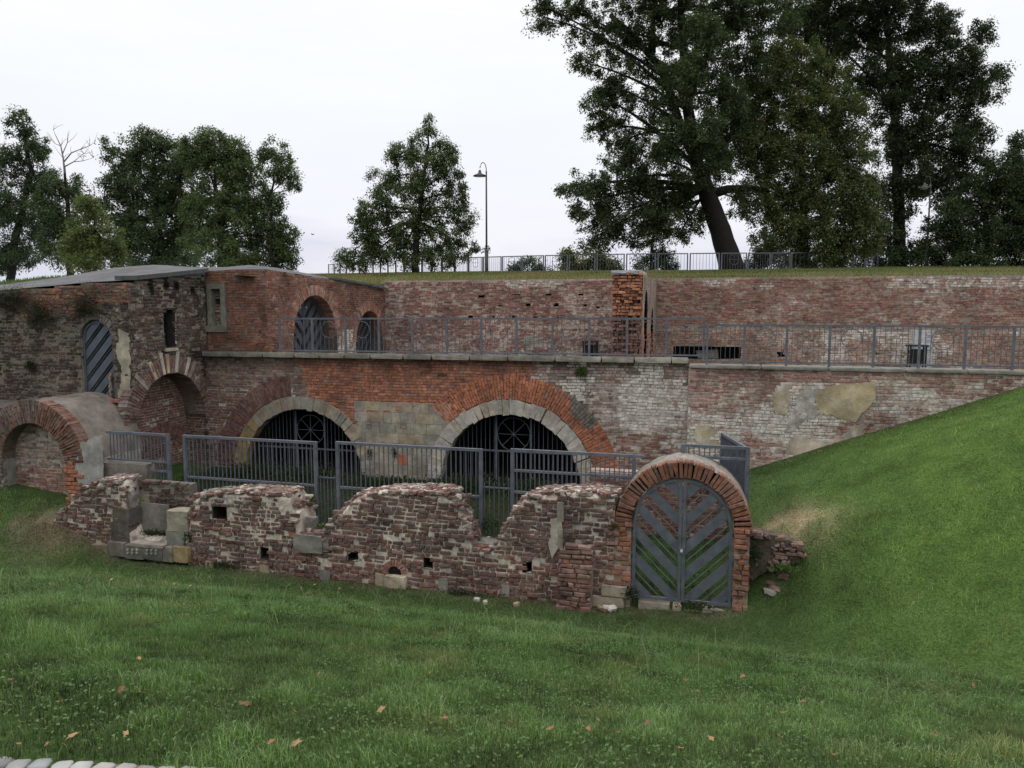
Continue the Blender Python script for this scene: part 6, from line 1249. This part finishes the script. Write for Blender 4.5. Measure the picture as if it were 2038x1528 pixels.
for k, (u, v, w_, lb) in enumerate(((28, 604, .85, 'dark moss hanging under the wall top at the left edge'), (78, 632, .75, 'dark moss hanging below the orange bricks, second from left'), (168, 616, .70, 'dark moss cushion above the diagonal plated door'), (60, 730, .2, 'small moss patch low on the dark wall left of the door'))):
    p = onY(u, v, 17.12); plant('moss', lb, p, (w_, .03, .1), .95 if w_ > .3 else .4, int(3000 * w_), ((.014, .018, .010), (.034, .040, .018)), leaf=.035, seed=10 + k, hang=.35, cat='moss', group='moss on the bastion')
for k, (u, v, lb) in enumerate(((302, 575, 'moss tuft below the slate coping, nearest the front corner'), (332, 566, 'moss tuft below the slate coping, second from the corner'), (352, 568, 'moss tuft below the slate coping, third from the corner'), (384, 578, 'moss tuft below the slate coping nearest the stone window'))):
    p = onX(u, v, XA + .04); plant('moss', lb, p, (.03, .13, .1), .36, 300, ((.010, .014, .008), (.022, .028, .013)), leaf=.03, seed=20 + k, hang=.4, cat='moss', group='moss on the bastion')
for k, (u, v, Y, rx_, h, nn, pl_, lb) in enumerate(((1233, 1020, YR + .3, .22, .22, 190, OLV, 'yellowish weeds on the ruin top beside the gate arch'), (1222, 1052, YR + .02, .16, .12, 120, OLV, 'yellow green moss cushion beside the gate arch foot'), (610, 1010, YR + .75, .25, .32, 220, GRN, 'green weeds behind the first breach of the ruin'), (640, 1055, YR + .35, .2, .2, 130, GRN, 'green weeds in the first breach right of the slab'),
        (955, 1058, YR + 1.0, .5, .4, 420, DGR, 'dark green weeds in the second breach before the right arch'), (540, 985, YR + .7, .55, .22, 260, OLV, 'dry weeds on the ruin top before the left arch'), (580, 985, YR + .9, .3, .38, 160, OLV, 'tall dry weed stalks behind the ruin top'), (310, 1066, YR + .35, .42, .16, 210, DGR, 'dark green weeds along the back of the stone basin'), (376, 1080, YR - .02, .10, .25, 90, DGR, 'dark green weed beside the pale basin stone'),
        (232, 972, YR + .1, .14, .16, 90, OLV, 'small weed on the left rubble top'), (300, 985, YR + 1.0, .3, .2, 150, GRN, 'green creeper below the low left fence'), (338, 990, YR + 1.0, .1, .4, 120, DGR, 'dark creeper climbing the low fence post'), (680, 1030, YR + .5, .12, .2, 100, GRN, 'bright weed on the left slope of the middle ruin'), (1380, 1210, YR - .1, .4, .14, 160, DGR, 'dark weeds before the right gate leaf'), (1255, 1190, YR - .08, .16, .24, 110, DGR, 'leafy weed at the foot of the left gate jamb'), (1500, 1118, YR + .1, .14, .3, 170, DGR, 'dark weeds in the hollow right of the gate jamb'), (1560, 1138, YR - .05, .3, .16, 150, GRN, 'green weeds along the foot of the rubble right of the gate'), (440, 1128, YR - .06, .5, .12, 160, DGR, 'low weeds along the ruin foot at its left half'), (930, 1186, YR - .06, .6, .12, 190, DGR, 'low weeds along the ruin foot under the second breach'))):
    p = onY(u, v, Y); plant('weed', lb, p, (rx_, .14, .1), h, nn, pl_, leaf=.055, seed=40 + k, up=.7)
r7 = np.random.default_rng(9)
for k, (cx0, lb) in enumerate(((-13.2, 'dark undergrowth at the foot of the left arch, left side'), (-11.4, 'dark undergrowth at the foot of the left arch, right side'), (-9.0, 'low undergrowth along the foot of the stone pier'), (-6.5, 'dark undergrowth at the foot of the right arch, left side'), (-4.6, 'dark undergrowth at the foot of the right arch, right side'))): plant('undergrowth', lb, (cx0, 19.4, .72), (1.1, .8, .1), .45 if k != 2 else .2, 900, DGR, leaf=.09, seed=70 + k, group='undergrowth before the arches', up=.9)

# fallen leaves
LM = []
for k in range(5):
    r = np.random.default_rng(300 + k); n = 11; T = np.linspace(0, 2 * math.pi, n, endpoint=False); rad_ = np.where(np.arange(n) % 2, .6, 1.0) * r.uniform(.75, 1.2, n); pts = np.stack([rad_ * np.cos(T), rad_ * np.sin(T) * .7, .35 * rad_ ** 2 * np.cos(2 * T + k) * .6 + .1 * r.random(n)], -1)
    V = np.concatenate([[[0, 0, 0]], pts]); F = [(0, i + 1, (i + 1) % n + 1) for i in range(n)]
    cb = np.array([(.24, .13, .065), (.20, .095, .05), (.31, .20, .10), (.16, .085, .05), (.26, .125, .075)][k]); LM.append(mesh_np('fallen_leaf', V, [np.array(F)], np.tile(np.append(cb, 1), (len(V), 1)))); LM[-1].materials.append(M['litter'])
LEAVES = [(1478, 1356, 1.5), (1850, 1363, 1.3), (1893, 1329, 1.1), (1937, 1374, 1.0), (1390, 1390, 1.1), (1370, 1386, .8), (1596, 1409, .9), (1560, 1433, 1.0), (1366, 1366, .7), (1226, 1477, 1.5), (1288, 1459, 1.1), (1190, 1452, .8), (1172, 1471, 1.0), (1415, 1490, 1.0), (1860, 1481, .9), (1552, 1484, .8), (1352, 1512, .9), (1095, 1471, .8), (1660, 1524, .9),
          (487, 1420, 1.2), (243, 1394, 1.0), (283, 1398, .8), (147, 1488, 1.0), (251, 1487, .8), (760, 1432, .9), (590, 1504, .9), (540, 1502, .8), (886, 1450, .8), (590, 1436, .7), (757, 1352, .6), (635, 1356, .6), (120, 1416, .7), (20, 1372, .8), (52, 1238, .8), (278, 1328, .7), (375, 1234, .7), (855, 1354, .6), (40, 1505, .5), (95, 1508, .45), (200, 1512, .4)]
LV2 = [(144, 1148, .9), (222, 1160, 1.0), (275, 1177, .9), (348, 1168, 1.1), (380, 1172, .8), (415, 1153, 1.0), (432, 1150, .8), (600, 1175, .9), (608, 1196, 1.0), (614, 1186, .8), (700, 1174, 1.2), (676, 1176, .8), (55, 1169, .8), (100, 1170, 1.0), (195, 1133, 1.0), (270, 1143, .8), (627, 1168, .8), (330, 1166, .8), (396, 1175, .7), (940, 1208, .7), (970, 1222, .7), (20, 1160, .8), (212, 1146, .8), (452, 1150, .7)]
def ground_hit(u, v):
    d = ray(u, v)
    for t in np.arange(1.5, 26, .03):
        p = EYE + d * t
        if p[2] < ground_z(p[0], p[1]) + .03: return p
    return None
r8 = random.Random(5)
for k, (u, v, sc) in enumerate(LEAVES + LV2):
    p = ground_hit(u, v)
    if p is None or p[1] > YR - .05: continue
    far = p[1] > 9; o = link('fallen_leaf', LM[r8.randrange(5)]); o.location = (p[0], p[1], float(ground_z(p[0], p[1])) + (.075 if not far else .085)); s_ = (.0225 if not far else .04) * sc * (1.0 if not far else 1); o.scale = (s_ * 1.25, s_, s_)
    o.rotation_euler = (r8.uniform(-.5, .5), r8.uniform(-.5, .5), r8.uniform(0, 6.3))
    if k == 0: tag(o, 'largest tan fallen leaf on the near lawn below the gate', 'leaf', 'fallen leaves on the lawn')
    elif far: tag(o, 'small dry brown leaf lying in the ditch grass near the ruin', 'leaf', 'fallen leaves in the ditch')
    else: tag(o, 'dry brown fallen leaf lying on the near lawn', 'leaf', 'fallen leaves on the lawn')

# cobbled path at the camera's feet
pth = empty('path', (0, 1.5, 4.1), kind='structure')
def pedge(x): return 2.072 + .18 * (x + 2.56)
mb = MB(); mb.add([(x, y, z) for z in (3.9, 4.118) for x, y in ((-14, -4), (14, -4), (14, pedge(14)), (-14, pedge(-14)))], BOXF, (.13, .11, .09, .05)); mb.build('bedding', M['mortar'], pth)
CM = []
for k in range(6):
    r = np.random.default_rng(600 + k); n = 10; T = np.linspace(0, 2 * math.pi, n, endpoint=False); ca, sa = np.cos(T), np.sin(T); rx_ = .074 * np.sign(ca) * np.abs(ca) ** .45 * r.uniform(.88, 1.08, n); ry_ = .066 * np.sign(sa) * np.abs(sa) ** .45 * r.uniform(.88, 1.08, n)
    lev = [(1.0, -.05), (1.0, .008), (.90, .024), (.55, .030)]; V = [np.stack([rx_ * f, ry_ * f, np.full(n, z_) + r.normal(0, .002, n)], -1) for f, z_ in lev]; V = np.concatenate(V + [np.array([[0, 0, .031]])])
    F = [np.array([(a * n + i, a * n + (i + 1) % n, (a + 1) * n + (i + 1) % n, (a + 1) * n + i) for a in range(3) for i in range(n)]), np.array([(3 * n + i, 3 * n + (i + 1) % n, 4 * n) for i in range(n)])]
    cb = np.array([(.30, .30, .29), (.25, .26, .27), (.33, .31, .29), (.22, .215, .215), (.28, .295, .30), (.26, .24, .23)][k]); me = mesh_np('cobble', V, F, np.tile(np.append(cb, .05), (len(V), 1)), True); me.materials.append(M['stone']); CM.append(me)
r9 = random.Random(8); pa_ang = math.atan(.18); ex_, ey_ = math.cos(pa_ang), math.sin(pa_ang)
for j in range(4):
    for i in range(58):
        a_ = -3.9 + i * .079 + (.04 if j % 2 else 0) + r9.uniform(-.006, .006); b_ = -.038 - j * .074 + r9.uniform(-.007, .007)
        x_ = a_ * ex_ - b_ * ey_; y_ = pedge(0) + a_ * ey_ + b_ * ex_
        o = link('cobble', CM[r9.randrange(6)], None, pth); o.location = (x_, y_, 4.118); o.scale = (.51 * r9.uniform(.92, 1.06), .53 * r9.uniform(.92, 1.06), .38); o.rotation_euler = (r9.uniform(-.05, .05), r9.uniform(-.05, .05), pa_ang + r9.uniform(-.12, .12))

# a bird over the hill
p = atD(622.5, 466.5, 85); bd = MB(); bd.tube([p + np.array([-.2, 0, 0]), p + np.array([-.08, 0, .01]), p + np.array([.08, 0, .01]), p + np.array([.2, 0, -.01])], [.01, .05, .05, .01], 6)
bd.add([p + np.array([-.06, 0, .02]), p + np.array([.06, 0, .02]), p + np.array([.0, .26, .10]), p + np.array([-.05, .36, .07])], [(0, 1, 2, 3)]); bd.add([p + np.array([-.06, 0, .02]), p + np.array([.06, 0, .02]), p + np.array([.0, -.26, .10]), p + np.array([-.05, -.36, .07])], [(3, 2, 1, 0)])
tag(bd.build('bird', M['black']), 'tiny dark bird flying in the sky over the left trees', 'bird')
